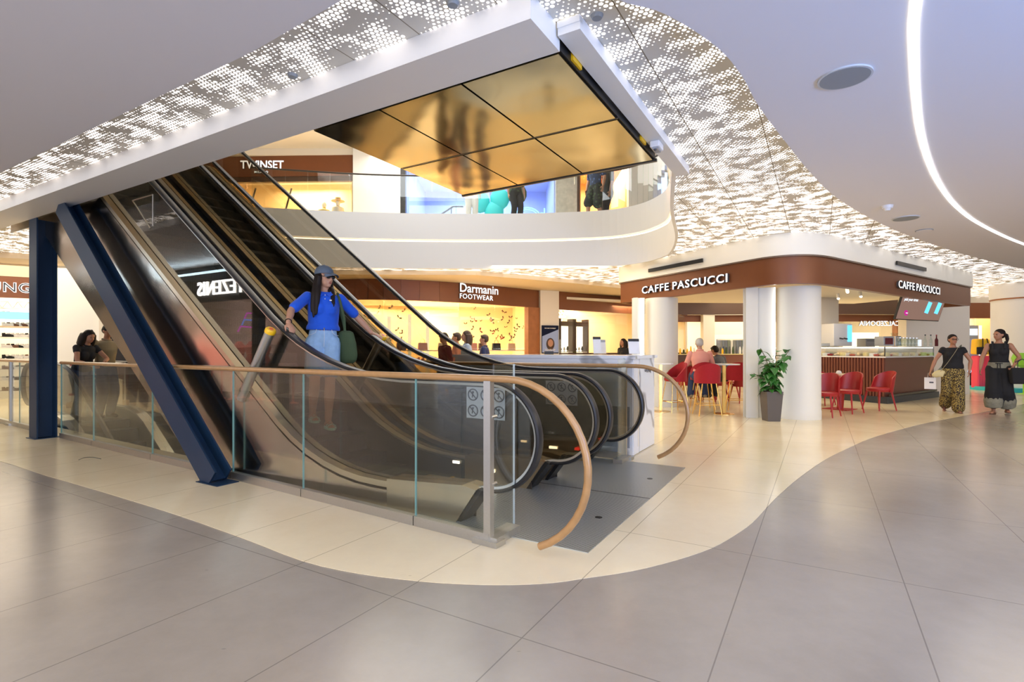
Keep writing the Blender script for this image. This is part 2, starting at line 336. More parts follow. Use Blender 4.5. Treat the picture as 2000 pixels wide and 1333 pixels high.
    def build(s, name, mats, parent=None, smooth=False, w=False, bevel=0):
        mats = [mats] if isinstance(mats, str) else mats
        if w and parent is not None:
            R = parent
            while R.parent: R = R.parent
            inv = (Matrix.Translation(R.location) @ R.rotation_euler.to_matrix().to_4x4()).inverted(); s.v = [inv @ v for v in s.v]
        o = bpy.data.objects.new(name, s.mesh(name, mats, smooth)); COL.objects.link(o)
        if parent is not None: o.parent = parent
        if bevel: b = o.modifiers.new('bevel', 'BEVEL'); b.width = bevel; b.segments = 2; b.limit_method = 'ANGLE'
        return o
def tag(o, label=None, cat=None, group=None, kind=None):
    if label: o['label'] = label
    if cat: o['category'] = cat
    if group: o['group'] = group
    if kind: o['kind'] = kind
    return o
def thing(name, label, cat, loc=(0, 0, 0), rotz=0, group=None):
    o = bpy.data.objects.new(name, None); COL.objects.link(o); o.location = loc; o.rotation_euler = (0, 0, rotz); o.empty_display_size = .1
    return tag(o, label, cat, group)
def struct(name, mb, mats, parent=None, smooth=False):
    o = mb.build(name, mats, parent, smooth); tag(o, kind='structure'); return o
def single(mb, name, mats, label, cat, group=None, smooth=False, bevel=0):
    """a thing that is one mesh: its origin is moved to the base of the shape"""
    c = sum(mb.v, V((0, 0, 0)))/len(mb.v); c.z = min(p.z for p in mb.v); mb.v = [p-c for p in mb.v]
    o = mb.build(name, mats, smooth=smooth, bevel=bevel); o.location = c; return tag(o, label, cat, group)
KIDS = {}
def kids(o): return [c for c in COL.objects if c.parent == o]
def dup(o, parent=None, tree=None):
    c = o.copy(); COL.objects.link(c); c.parent = parent
    for ch in (tree or kids)(o): dup(ch, c, tree)
    return c
def place(proto, loc, rz, label, group=None, scale=1.0):
    o = dup(proto) if proto.get('placed') else proto; proto['placed'] = 1
    o.location = loc; o.rotation_euler = (0, 0, rz); o['label'] = label; o.scale = (scale,)*3
    if group: o['group'] = group
    return o
def smoothpts(pts, n=6, closed=False):
    pts = [V(p) for p in pts]; out = []; L = len(pts)
    rng = range(L) if closed else range(L-1)
    for i in rng:
        if closed: p0, p1, p2, p3 = pts[i-1], pts[i], pts[(i+1) % L], pts[(i+2) % L]
        else: p0, p1, p2, p3 = pts[max(i-1, 0)], pts[i], pts[i+1], pts[min(i+2, L-1)]
        for k in range(n):
            t = k/n; out.append(.5*((2*p1)+(p2-p0)*t+(2*p0-5*p1+4*p2-p3)*t*t+(3*p1-p0-3*p2+p3)*t**3))
    if not closed: out.append(pts[-1])
    return out
def text_mb(mb, s, size, org, right, up, depth=.02, offset=.0, sx=1.0, spacing=1.0, mi=0, align='LEFT', mirror=False):
    """lettering: flat outlines given a real thickness"""
    cu = bpy.data.curves.new('t', 'FONT'); cu.body = s; cu.size = size; cu.extrude = depth/2; cu.offset = offset; cu.space_character = spacing; cu.align_x = align; cu.resolution_u = 3
    o = bpy.data.objects.new('t', cu); COL.objects.link(o); dg = bpy.context.evaluated_depsgraph_get(); me = bpy.data.meshes.new_from_object(o.evaluated_get(dg))
    R = V(right).normalized(); U = V(up).normalized(); Nn = R.cross(U); k = -1 if mirror else 1
    mb.add([V(org)+R*(v.co.x*sx*k)+U*v.co.y+Nn*v.co.z for v in me.vertices], [tuple(p.vertices) for p in me.polygons], mi)
    bpy.data.objects.remove(o); bpy.data.meshes.remove(me); bpy.data.curves.remove(cu); return mb
# ================================================================ SETTING
ZC = 3.36                                   # perforated ceiling
TAN = .745; UK = 3.93                       # incline and its foot
UPZ = 4.6                                   # upper floor
# floor with the pit of the down escalator
pit = [P(5.4, 3.45), P(12.2, 3.75), P(12.2, 5.6), P(5.4, 5.6)]
outer = [V((-30, -6, 0)), V((30, -6, 0)), V((30, 32, 0)), V((-30, 32, 0))]
fl = struct('floor', MB().prism([p-V((0, 0, .2)) for p in outer], (0, 0, .2), [[p-V((0, 0, .2)) for p in pit]]), 'grey_stone')
bp_ = [(-60, 893), (0, 902), (90, 930), (200, 962), (345, 1007), (480, 1055), (590, 1097), (700, 1122), (820, 1137), (910, 1143), (1000, 1144), (1080, 1140), (1150, 1130), (1235, 1117), (1320, 1096), (1390, 1072),
       (1435, 1047), (1470, 1022), (1500, 990), (1525, 965), (1560, 935), (1610, 900), (1655, 877), (1700, 857), (1750, 842), (1800, 829), (1860, 817), (1920, 806), (2000, 790), (2090, 775)]
edge = smoothpts([G(*p) for p in bp_], 3)
for p in edge: p.z = .002
poly = edge + [V((26, 16, .002)), V((26, 31, .002)), V((-29, 31, .002)), V((-29, 12, .002))]
struct('floor_inlay', MB().prism([p-V((0, 0, .001)) for p in poly], (0, 0, .003), [[p+V((0, 0, .001)) for p in pit]]), 'beige_stone')
m = MB()
for a, b in zip(pit, pit[1:]+pit[:1]): m.slab(a, b, -3.4, -.2, .08, 0)
m.box(P(8.8, 4.5, -3.45), (7.4, 2.6, .1), rot=math.atan2(E.y, E.x))
struct('trim_pit', m, 'dark_grey')

# void in the ceiling; upper slab
voidp = [P(11.5, 3.04), P(1.43, 3.04), P(1.43, 6.05), V((2.35, 7.7, 0)), V((2.95, 9.4, 0)), V((3.27, 10.7, 0)), V((3.32, 11.4, 0)), V((3.05, 12.2, 0)), V((2.4, 12.75, 0)), V((1.3, 13.0, 0)), V((0, 13.12, 0)), V((-2, 13.12, 0)), V((-4, 12.95, 0)), V((-6.2, 12.5, 0))]
back_edge = smoothpts(voidp[2:], 5)
voidp = [voidp[0], voidp[1]]+back_edge
def lift(pts, z): return [V((p.x, p.y, z)) for p in pts]
big = [V((-30, -6, 0)), V((30, -6, 0)), V((30, 32, 0)), V((-30, 32, 0))]
struct('ceiling_perforated', MB().prism(lift(big, ZC), (0, 0, .04), [lift(voidp, ZC)]), 'perforated_panel')
struct('floor_upper', MB().prism(lift(big, ZC+.06), (0, 0, UPZ-ZC-.06), [lift(voidp, ZC+.06)]), 'cream_paint')
# smooth plaster ceiling on the camera's side, cut to a curve, thin lip showing
cz = 3.25
ce = [(-6, 2.14), (-1, 2.13)]
lin = [P(34, 2.15), P(20, 2.15), P(8, 2.13), P(5, 2.12), P(2.6, 2.10), P(1.95, 2.14)]
cur = [V((-.85, 2.86, 0)), V((-.35, 2.62, 0)), V((.1, 2.56, 0)), V((.42, 2.72, 0))]
pix = [(1210, 0), (1300, 28), (1400, 92), (1450, 150), (1480, 205), (1530, 272), (1585, 340), (1640, 391), (1720, 437), (1800, 470), (1900, 502), (2000, 526), (2120, 548)]
cv = [V(((x-1000)/F*(cz-HC)*F/(HZ-y), (cz-HC)*F/(HZ-y), 0)) for x, y in pix]
cedge = [P(34, 2.15), P(8, 2.13), P(3.2, 2.10)]+smoothpts(cur+cv, 5)
cpoly = lift(cedge, cz)+[V((30, 17, cz)), V((30, -6, cz)), V((-30, -6, cz)), V((-34, 15, cz))]
struct('ceiling', MB().prism(cpoly, (0, 0, ZC-cz-.003)), 'ceiling_paint')
# downstand beam on the near side of the void and the frame on its right
rotE = math.atan2(E.y, E.x)
m = MB(); m.box(P(6.97+3, 2.845, (3.2+ZC)/2), (17.07, .39, ZC-3.2-.002), rot=rotE)
struct('trim_beam', m, 'white_paint')
m = MB(); m.box(P(1.345, 4.53, 3.31), (.15, 3.10, .09), rot=rotE); m.box(P(1.345, 3.0, 3.33), (.15, .06, .04), rot=rotE)
struct('trim_frame', m, 'white_paint')
# slab edge seen across the void: two bands with a light cove between
m = MB()
for a, b in zip(back_edge, back_edge[1:]):
    m.slab(a, b, ZC-.04, 3.98, .05, 0); m.slab(a, b, 4.04, 4.68, .16, 0)
struct('trim_slab_edge', m, 'white_paint')
m = MB(); m.tube(lift(back_edge, 4.008), .014, 6)
led = m.build('cove_light', 'led_warm'); tag(led, 'thin curved strip of light glowing along the white upper floor edge', 'light strip')
m = MB(); m.slab(P(11.5, 3.04), P(11.5, 8.2), ZC, 4.6, .05); m.slab(P(11.5, 3.04), P(1.43, 3.04), ZC, 4.6, .05)
struct('wall_void', m, 'white_paint')
# outer walls
m = MB(); m.slab((-30, 32), (30, 32), 0, 8, .2); struct('wall_back', m, 'cream_paint')
m = MB(); m.slab((30, 0), (30, 32), 0, 8, .2); struct('wall_right', m, 'cream_paint')
m = MB(); m.slab((-30, 32), (-30, 6), 0, 8, .2); struct('wall_left', m, 'cream_paint')
struct('ceiling_upper', MB().prism(lift(big, 7.8), (0, 0, .2)), 'cream_paint')

# ceiling fittings
lp = [(1789, -40), (1789, 0), (1784, 50), (1785, 120), (1789, 190), (1797, 255), (1812, 310), (1832, 355), (1862, 397), (1900, 429), (1950, 456), (2000, 477), (2080, 505)]
lpts = smoothpts([V(((x-1000)/F*(cz-HC)*F/(HZ-y), (cz-HC)*F/(HZ-y), cz-.002)) for x, y in lp], 5)
lpts = smoothpts([V((1.6, -3, cz-.002)), V((1.75, -1, cz-.002)), V((1.95, 1.0, cz-.002)), V((2.08, 2.2, cz-.002)), lpts[0]], 4)[:-1]+lpts
o = MB().sweep(lpts, [(-.022, -.006), (.022, -.006), (.022, .006), (-.022, .006)], None, up=(0, 0, 1)).build('linear_ceiling_light', 'led_white')
tag(o, 'long curving white light line set in the smooth ceiling', 'ceiling light')
def disc(px, py, r, label, rimmat, facemat, name='ceiling_speaker', cat='speaker'):
    Y = (cz-HC)*F/(HZ-py); c = V(((px-1000)/F*Y, Y, 0))
    t = thing(name, label, cat, (c.x, c.y, cz-.012))
    MB().lathe((0, 0, 0), [(r, 0), (r, .012), (r*.93, .012), (r*.93, .004), (r*.93, 0)][:2], 40).build('rim', rimmat, t)
    MB().lathe((0, 0, -.002), [(r*.92, 0), (r*.92, .002)], 40).build('grille', facemat, t); return t
mat('speaker_grey', (.30, .32, .33), .8); mat('speaker_rim', (.6, .62, .63), .5)
disc(1650, 150, .17, 'large round grey speaker grille in the smooth ceiling, nearest the light line', 'speaker_rim', 'speaker_grey')
disc(1769, 426, .17, 'far round grey ceiling speaker grille beyond the smoke detector', 'speaker_rim', 'speaker_grey')
disc(1805, 450, .12, 'small round ring downlight at the far end of the smooth ceiling', 'speaker_grey', 'ceiling_paint', 'downlight', 'ceiling light')
c = V(((1733-1000)/F*1.95*F/(HZ-402), 1.95*F/(HZ-402), 0))
t = thing('smoke_detector', 'small white smoke detector on the smooth ceiling before the far speaker', 'smoke detector', (c.x, c.y, cz-.07))
MB().lathe((0, 0, .03), [(.06, 0), (.07, .04)], 20).build('base', 'white_plastic', t); MB().lathe((0, 0, 0), [(.03, 0), (.045, .03)], 20).build('sensor_head', 'white_plastic', t)
c = P(1.345, 5.0, 3.19)
t = thing('emergency_light', 'small white emergency light hanging below the ceiling frame', 'emergency light', tuple(c), rotE)
MB().box((0, 0, .045), (.09, .16, .06)).build('housing', 'white_plastic', t, bevel=.01); MB().box((0, 0, .008), (.05, .12, .016)).build('lens', 'grey_plastic', t)
MB().ball((.0, .05, -.004), .014, 8).build('lamp', 'dark_grey', t)
# round detectors on perforated panels
for i, (px, py) in enumerate([(571, 146), (884, 5), (1166, 30)]):
    Y = (ZC-HC)*F/(HZ-py); m = MB().lathe(((px-1000)/F*Y, Y, ZC-.02), [(.03, 0), (.04, .02)], 16)
    single(m, 'detector', 'speaker_grey', ['small round grey sensor on the dotted ceiling above the left beam', 'small round grey sensor on the dotted ceiling at the top edge', 'small round grey sensor on the dotted ceiling right of the beam corner'][i], 'sensor', smooth=True)

# ================================================================ upper flight: landing box with polished underside
up = thing('upper_escalator', 'underside of the escalator above, clad in polished gold metal panels', 'escalator', tuple(P(2.6, 4.17, 3.2)))
for j, (u0, u1) in enumerate([(1.45, 2.21), (2.22, 3.01), (3.02, 3.80)]):
    for (v0, v1) in [(3.06, 4.145), (4.185, 5.26)]:
        MB().box(P((u0+u1)/2, (v0+v1)/2, 3.206), (u1-u0-.008, v1-v0, .012), rot=rotE).build('gold_panel', 'gold_panel', up, w=True)
MB().box(P(2.62, 4.165, 3.30), (2.36, 2.26, .16), rot=rotE).build('landing_box', 'black', up, w=True)
m = MB(); m.box(P(2.62, 5.285, 3.205), (2.4, .03, .03), rot=rotE); m.box(P(2.62, 4.165, 3.207), (2.36, .012, .012), rot=rotE); m.build('edge_trim', 'dark_steel', up, w=True)
for vm_ in (3.30, 4.85): MB().box(P(1.433, vm_, 3.26), (.02, .15, .05), rot=rotE).build('marker', 'yellow', up, w=True)
m = MB()
prof = [P(3.82, 3.06, 3.22), P(8.4, 3.06, 3.22+4.58*TAN), P(8.4, 3.06, 4.2+4.58*TAN), P(3.4, 3.06, 4.25), P(1.5, 3.06, 4.25), P(1.5, 3.06, 3.4), P(3.8, 3.06, 3.4)]
m.prism(prof, N*2.2); m.build('truss_cladding', 'mirror_clad', up, w=True)

# ================================================================ the two up escalators
def curve_z(u, z0, R, kink=UK):
    """flat, arc of radius R, then the incline"""
    a = math.atan(TAN); t = R*math.tan(a/2)
    if u < kink-t: return z0
    if u > kink+t*math.cos(a): return z0+(u-kink)*TAN
    x = u-(kink-t); return z0+R-math.sqrt(max(0, R*R-x*x))
UT = UK+UPZ/TAN                             # head of the incline
def line_pts(z0, R, u0, u1, off=0, step=.22):
    out = []; n = int((u1-u0)/step)+1
    for i in range(n+1):
        u = u0+(u1-u0)*i/n; z = curve_z(u, z0, R); z = min(z, UPZ+z0); out.append((u, z))
    return out
def balustrade(t, v, inner, label_near=False):
    """glass side, steel skirt, handrail loop and deck of one side at v; inner = +1 if the steps are at larger v"""
    zr, zt = 1.055, .22
    top = line_pts(zr, 3.0, 2.1, 11.4); nc = (2.1, .66); r = .395
    arc = [(nc[0]-r*math.sin(a), nc[1]+r*math.cos(a)) for a in [PI*k/32 for k in range(1, 32)]]
    arc += [(2.12, nc[1]-r), (2.32, .225)]
    path = [P(u, v, z) for u, z in reversed(top)]+[P(u, v, z) for u, z in arc]
    oval = [(-.036, -.006), (-.040, .006), (-.032, .020), (0, .026), (.032, .020), (.040, .006), (.036, -.006)]
    MB().sweep(path, oval, -N).build('handrail', 'rubber', t, smooth=True, w=True)
    MB().sweep(path, [(-.020, -.026), (-.022, -.007), (.022, -.007), (.020, -.026)], -N).build('handrail_guide', 'steel', t, smooth=True, w=True)
    # glass pane: between the deck line and the handrail, rounded end
    lo = line_pts(zt-.03, 2.3, 2.25, 11.4); outl = [P(u, v-.005, z-.02) for u, z in reversed(top)]+[P(nc[0]-(r-.03)*math.sin(a), v-.005, nc[1]+(r-.03)*math.cos(a)) for a in [PI*k/32 for k in range(1, 32)]]
    outl += [P(u, v-.005, z) for u, z in lo]
    g = MB().prism(outl, N*.010).build('glass_pane', 'bronze_glass', t, w=True)
    # deck: steel capping with a rounded edge that follows the steps
    for s_, nm, mt in ((-inner, 'outer_deck', 'warm_steel'), (inner, 'inner_deck', 'brushed_steel')):
        a0, a1 = (.008, .085) if s_ > 0 else (-.085, -.008)
        MB().sweep([P(u, v, z) for u, z in line_pts(zt, 2.2, 2.30, 11.4)], [(a0, -.03), (a0, .006), (a1, .0), (a1, -.05)] if s_ > 0 else [(a1, -.03), (a1, .006), (a0, 0), (a0, -.05)], N).build(nm, mt, t, smooth=False, w=True)
    # skirt panel beside the steps
    vv = v+inner*.085
    lo2 = line_pts(zt-.02, 2.2, 2.3, 11.2)
    MB().prism([P(u, vv, z) for u, z in lo2]+[P(u, vv, z-.34) for u, z in reversed(lo2)], N*(.012*inner)).build('skirt_panel', 'dark_steel', t, w=True)
    # steel newel box with black handrail inlet
    q = v-.10
    m = MB(); m.prism([P(3.05, q, .0), P(2.36, q, .0), P(2.17, q, .27), P(2.30, q, .29), P(3.05, q, .245)], N*.2); m.build('newel_base', 'warm_steel', t, w=True)
    m = MB(); m.prism([P(2.355, q+.02, .01), P(2.32, q+.02, .01), P(2.13, q+.02, .265), P(2.17, q+.02, .275)], N*.16); m.build('handrail_inlet', 'black', t, w=True)
def make_escalator(name, label, v0, v1, clad_side):
    t = thing(name, label, 'escalator', tuple(P(2.3, (v0+v1)/2, 0)))
    balustrade(t, v0, 1); balustrade(t, v1, -1)
    vm, wd = (v0+v1)/2, v1-v0-.19
    # comb plate and steps (each one a part)
    MB().box(P(2.95, vm, .006), (.5, wd, .012), rot=rotE).build('comb_plate', 'steel', t, w=True)
    MB().box(P(3.19, vm, .014), (.03, wd, .008), rot=rotE).build('comb_teeth', 'yellow', t, w=True)
    L = .30; n = 0; u = 3.2
    while u < 10.4:
        zz = curve_z(u+L/2, -.01, 2.0, UK+.12); zz = min(UPZ, max(0, zz))
        m = MB(); m.box(P(u+L/2, vm, zz-.03), (L-.006, wd, .06), rot=rotE); m.box(P(u+.012, vm, zz-.14), (.02, wd, .20), rot=rotE)
        m.build('step', 'step_metal', t, w=True); u += L
    # truss body with polished outer cladding
    lo = line_pts(.17, 2.2, 2.35, 11.2)
    body = [(u, z-.02) for u, z in lo]
    bot = [(u, max(-.28, z-1.10-.50*min(1,max(0,(u-4.2)/1.0)))) for u, z in line_pts(.17, 2.2, 2.35, 11.2)]
    MB().prism([P(u, v0-.09, z) for u, z in body]+[P(u, v0-.09, z) for u, z in reversed(bot)], N*.012).build('side_cladding', 'mirror_clad', t, w=True)
    MB().prism([P(u, v1+.078, z) for u, z in body]+[P(u, v1+.078, z) for u, z in reversed(bot)], N*.012).build('side_cladding', 'mirror_clad', t, w=True)
    mid = [(u, z-.28) for u, z in lo if u > 5.0]; bt = [(u, z-1.30) for u, z in lo if u > 5.0]
    MB().prism([P(u, v0-.06, z) for u, z in mid]+[P(u, v0-.06, z) for u, z in reversed(bt)], N*(v1-v0+.12)).build('truss', 'dark_grey', t, w=True)
    return t
esc1 = make_escalator('escalator', 'near escalator, the one the woman in the blue polo rides down', 3.27, 4.36, -1)
esc2 = make_escalator('escalator', 'far empty escalator, the one beside the white marble kiosk', 4.72, 5.75, 1)
# lights in the skirts and sensors
for t, vs in ((esc1, (3.29, 4.27)), (esc2, (4.80, 5.66))):
    MB().box(P(2.75, vs[1]-.02, .13), (.10, .012, .03), rot=rotE).build('skirt_lamp', 'led_white', t, w=True)
    MB().box(P(3.15, vs[1]-.02, .17), (.08, .012, .025), rot=rotE).build('skirt_lamp', 'led_white', t, w=True)
MB().box(P(2.95, 4.79, .10), (.03, .012, .03), rot=rotE).build('signal_lamp', 'green_led', esc2, w=True)
MB().box(P(2.30, 3.40, .21), (.05, .02, .03), rot=rotE).build('signal_lamp', 'red_led', esc1, w=True)
# sticker with pictograms on the near glass
def pict(t, v, u0, z0, rows):
    MB().box(P(u0-.155, v, z0), (.34, .004, .235), rot=rotE).build('warning_sticker', 'sticker', t, w=True)
    s = MB()
    for r_ in range(2):
        for k in range(3):
            c = P(u0-.045-.115*k, v-.004, z0+.06-.12*r_)
            s.tube([c+E*(.042*math.cos(a))+V((0, 0, .042*math.sin(a))) for a in [2*PI*q/20 for q in range(20)]], .005, 5, closed=True)
            s.bar(c+E*.03+V((0, 0, .03)), c-E*.03-V((0, 0, .03)), .006, .006); s.ball(c+V((0, 0, .018)), .009, 6); s.bar(c+V((0, 0, .012)), c-V((0, 0, .022))+E*.006, .01, .004)
    s.build('pictogram', 'dark_grey', t, w=True)
mat('sticker', (.33, .34, .34), .5)
pict(esc1, 3.258, 2.30, .90, 2)
pict(esc2, 4.708, 2.36, .87, 2)
# floor plates in front of the escalators
for (v0, v1, lb) in ((3.115, 4.51, 'ribbed metal floor plate in front of the near escalator'), (4.525, 5.90, 'ribbed metal floor plate in front of the far escalator')):
    t = thing('floor_plate', lb, 'floor plate', tuple(P(2.0, (v0+v1)/2, 0)))
    MB().box(P(2.0, (v0+v1)/2, .005), (1.45, v1-v0, .009), rot=rotE).build('ribbed_plate', 'ribbed_plate', t, w=True)
    MB().lathe(P(1.47, (v0+v1)/2, .009), [(.028, 0), (.028, .002)], 16).build('lifting_point', 'black', t, w=True)
single(MB().box(P(2.0, 4.5175, .0055), (1.45, .013, .0095), rot=rotE), 'plate_seam', 'black', 'narrow black seam between the two ribbed floor plates', 'floor seam')
# inclined steel tubes with yellow tops fixed beside the handrails
for v, lb in ((3.17, 'slanted steel tube with yellow top beside the near escalator glass'), (4.54, 'slanted steel tube with yellow top between the two escalators')):
    t = thing('barrier_post', lb, 'barrier post', tuple(P(4.93, v, .93)))
    a, b = (P(5.02, v, .80), P(4.57, v, 1.46)) if v < 4 else (P(4.90, v, .77), P(4.45, v, 1.43)); d = (b-a).normalized()
    MB().tube([a, b], .045, 20).build('tube', 'brushed_steel', t, smooth=True, w=True)
    MB().tube([b, b+d*.03, b+d*.045], [.05, .052, .042], 20).build('top_cap', 'yellow', t, smooth=True, w=True)
    MB().tube([b+d*.045, b+d*.048], .02, 14).build('reflector', 'orange_red', t, w=True)
    MB().bar(P(5.05, v+.05, .85), P(4.95, v-.0, .90), .10, .04).build('bracket', 'dark_steel', t, w=True)
# clear anti-trap guard hanging under the beam
t = thing('hanging_guard', 'clear triangular plastic guard hanging under the white beam', 'safety guard', tuple(P(6.9, 3.3, 3.2)))
a = P(7.15, 3.27, 3.19); 
MB().prism([P(7.45, 3.262, 3.19), P(6.95, 3.262, 3.19), P(6.95, 3.262, 2.80), P(7.0, 3.262, 2.78)], N*.006).build('panel', 'acrylic', t, w=True)
m = MB(); m.tube([P(7.45, 3.265, 3.17), P(6.95, 3.265, 3.17), P(6.95, 3.265, 2.79), P(7.02, 3.265, 2.77), P(7.45, 3.265, 3.17)], .008, 6); m.build('edge', 'steel', t, w=True)

# ================================================================ down escalator in the pit
def down_escalator():
    v0, v1 = 3.85, 4.95; t = thing('down_escalator', 'lower escalator going down into the pit behind the glass at left', 'escalator', tuple(P(11.2, 4.4, 0)))
    def prof(z0, R, ua=12.4, ub=6.6):
        out = []; n = 24
        for i in range(n+1):
            u = ua+(ub-ua)*i/n; k = 11.0; a = math.atan(TAN); tt = R*math.tan(a/2); x = (k+tt)-u
            if x < 0: z = z0
            elif u < k-tt*math.cos(a): z = z0-(k-u)*TAN
            else: z = z0-R+math.sqrt(max(0, R*R-x*x))
            out.append((u, z))
        return out
    for v, i in ((v0, 1), (v1, -1)):
        top = prof(1.055, 1.4); nc = (12.55, .66); r = .395
        arc = [(nc[0]+r*math.sin(a), nc[1]-r*math.cos(a)) for a in [PI*k/14 for k in range(1, 14)]]
        path = [P(12.4, v, .265)]+[P(u, v, z) for u, z in arc]+[P(u, v, z) for u, z in top]
        MB().sweep(path, [(-.036, -.006), (-.040, .006), (0, .026), (.040, .006), (.036, -.006)], -N).build('handrail', 'rubber', t, smooth=True, w=True)
        low = prof(.2, 1.4)
        MB().prism([P(u, v, z-.02) for u, z in top]+[P(u, v, z) for u, z in reversed(low)]+[P(nc[0]+(r-.03)*math.sin(a), v, nc[1]-(r-.03)*math.cos(a)) for a in [PI*k/14 for k in range(1, 14)]], N*.01).build('glass_pane', 'bronze_glass', t, w=True)
        MB().sweep([P(u, v, z) for u, z in low], [(-.09, -.03), (-.09, .004), (.09, .004), (.09, -.03)], -N).build('deck', 'steel', t, w=True)
        MB().prism([P(u, v-.08, z-.02) for u, z in low]+[P(u, v-.08, z-.9) for u, z in reversed(low)], N*.012).build('side_cladding', 'brushed_steel', t, w=True)
    u = 11.6
    for k in range(16):
        z = 0 if u > 11.2 else -(11.2-u)*TAN
        m = MB(); m.box(P(u, (v0+v1)/2, z-.04), (.29, .9, .07), rot=rotE); m.box(P(u-.14, (v0+v1)/2, z-.14), (.02, .9, .2), rot=rotE); m.build('step', 'step_metal', t, w=True); u -= .3
down_escalator()

# ================================================================ steel frame: upright and inclined beams
def hbeam(t, a, b, wdt, dep, side, name='beam'):
    a, b = V(a), V(b); d = (b-a).normalized(); X = d.cross(N).normalized(); 
    m = MB(); L = (b-a).length; c = (a+b)/2
    for s in (-1, 1): m.box(c+N*(s*(dep/2-.009)), (wdt, .018, L), ax=(X, N, d))
    m.box(c, (.014, dep-.03, L), ax=(X, N, d)); m.build(name, 'blue_steel', t, w=True)
t = thing('steel_column', 'upright dark blue steel column at left holding the white beam', 'column', tuple(P(9.85, 3.2, 0)))
hbeam(t, P(9.86, 3.16, .012), P(9.86, 3.16, 3.2), .27, .24, 1, 'shaft')
MB().box(P(9.86, 3.16, .006), (.32, .30, .012), rot=rotE).build('base_plate', 'blue_steel', t, w=True)
t = thing('inclined_steel_beam', 'slanted dark blue steel beam beside the near escalator', 'beam', tuple(P(5.03, 2.99, 0)))
hbeam(t, P(5.06, 2.96, .03), P(8.62, 3.00, 3.2), .25, .17, 1, 'shaft')
MB().box(P(5.08, 2.96, .006), (.36, .22, .012), rot=rotE).build('base_plate', 'blue_steel', t, w=True)

# ================================================================ glass balustrades with wooden rails
def railing(pts, name, label, post_ts, seams, arc_end=True, mir=1, rail_gap=None):
    """pts: polyline on the floor ending at the free end; a curved wooden rail drops to the floor there"""
    pts = [V(p) for p in pts]; t = thing(name, label, 'railing', tuple(pts[-1]))
    def along(s_):
        # distance from the free end backwards
        q = pts[::-1]; acc = 0
        for a, b in zip(q, q[1:]):
            L = (b-a).length
            if acc+L >= s_: return a+(b-a)*((s_-acc)/L)
            acc += L
        return q[-1]
    tot = sum((b-a).length for a, b in zip(pts, pts[1:]))
    d = (pts[-1]-pts[-2]).normalized()
    cuts = [0.0]+seams+[tot]
    for i, (s0, s1) in enumerate(zip(cuts, cuts[1:])):
        a, b = along(s0+.004), along(s1-.004)
        MB().slab(a, b, .05, 1.085, .017, 0).build('glass_panel', 'clear_glass', t, w=True)
        e = MB(); e.box(V((b.x, b.y, .57)), (.004, .017, 1.03), rot=math.atan2(d.y, d.x)); e.build('glass_edge', 'glass_edge', t, w=True)
        MB().slab(a, b, 0, .075, .05, 0).build('base_rail', 'brushed_steel', t, w=True)
    rail = [along(s_) for s_ in [tot*k/30 for k in range(30, 0, -1)]]; rail = [V((p.x, p.y, 1.105)) for p in rail]
    if arc_end:
        r = .545; k0 = pts[-1]+d*.13
        rail += [V((pts[-1].x, pts[-1].y, 1.105))]
        for k in range(0, 19):
            a = math.radians(90-8.6*k)
            rail.append(V((k0.x, k0.y, 0))+d*(r*1.06*math.cos(a))+V((0, 0, .56+r*math.sin(a))))
        rail = [p for p in rail if p.z > .0]
    MB().tube(rail, .024, 12).build('wooden_rail', 'wood_rail', t, smooth=True, w=True)
    for s_ in post_ts:
        p = along(s_); nn = V((d.y, -d.x, 0))
        pm = MB().box(p+V((0, 0, .55))+nn*.0, (.055, .045, 1.08), rot=math.atan2(d.y, d.x)).build('post', 'brushed_steel', t, w=True)
        m = MB(); m.box(p+V((0, 0, .02)), (.20, .11, .04), rot=math.atan2(d.y, d.x)); m.build('foot', 'brushed_steel', pm, w=True)
    return t, along, d
RP = [P(12.7, 3.42), P(9.85, 3.30), P(7.5, 3.20), P(5.0, 3.12), P(1.89, 2.94)]
rt, along, d = railing([P(9.62, 3.29), P(7.5, 3.20), P(5.0, 3.12), P(1.89, 2.94)], 'glass_railing', 'near glass railing whose wooden rail curls down to the floor in front', [.02], [.69, 2.05, 3.2, 4.89, 6.57])
# guard fin across the end
p = along(0)
t = thing('glass_fin', 'narrow clear glass fin standing at the near railing end post', 'glass panel', tuple(p))
MB().slab(p+N*.03, p+N*.30, .05, 1.20, .012).build('glass_panel', 'clear_glass', t, w=True)
m = MB(); m.box(p+N*.30+V((0, 0, .62)), (.012, .006, 1.15), rot=rotE); m.build('glass_edge', 'fin_edge', t, w=True)
m = MB(); 
for z in (.4, .85): m.tube([p+V((0, 0, z)), p+N*.06+V((0, 0, z))], .012, 8)
m.build('fixing', 'steel', t, w=True)
MB().box(p+N*.14+V((0, 0, .03)), (.11, .32, .05), rot=rotE).build('foot', 'brushed_steel', t, w=True)
railing([P(13.6, 3.47), P(9.95+.12, 3.32)], 'glass_railing', 'short glass railing at far left behind the blue column', [1.9], [1.45], arc_end=False)
rt2, along2, d2 = railing([P(7.2, 6.0), P(1.98, 6.02)], 'glass_railing', 'far glass railing against the marble kiosk, rail curling down to the floor', [.02], [1.3, 2.6, 3.9])
p = along2(0)
t = thing('glass_fin', 'narrow clear glass fin standing at the far railing end post', 'glass panel', tuple(p))
MB().slab(p-N*.03, p-N*.28, .05, 1.20, .012).build('glass_panel', 'clear_glass', t, w=True)
MB().box(p-N*.14+V((0, 0, .03)), (.11, .32, .05), rot=rotE).build('foot', 'brushed_steel', t, w=True)
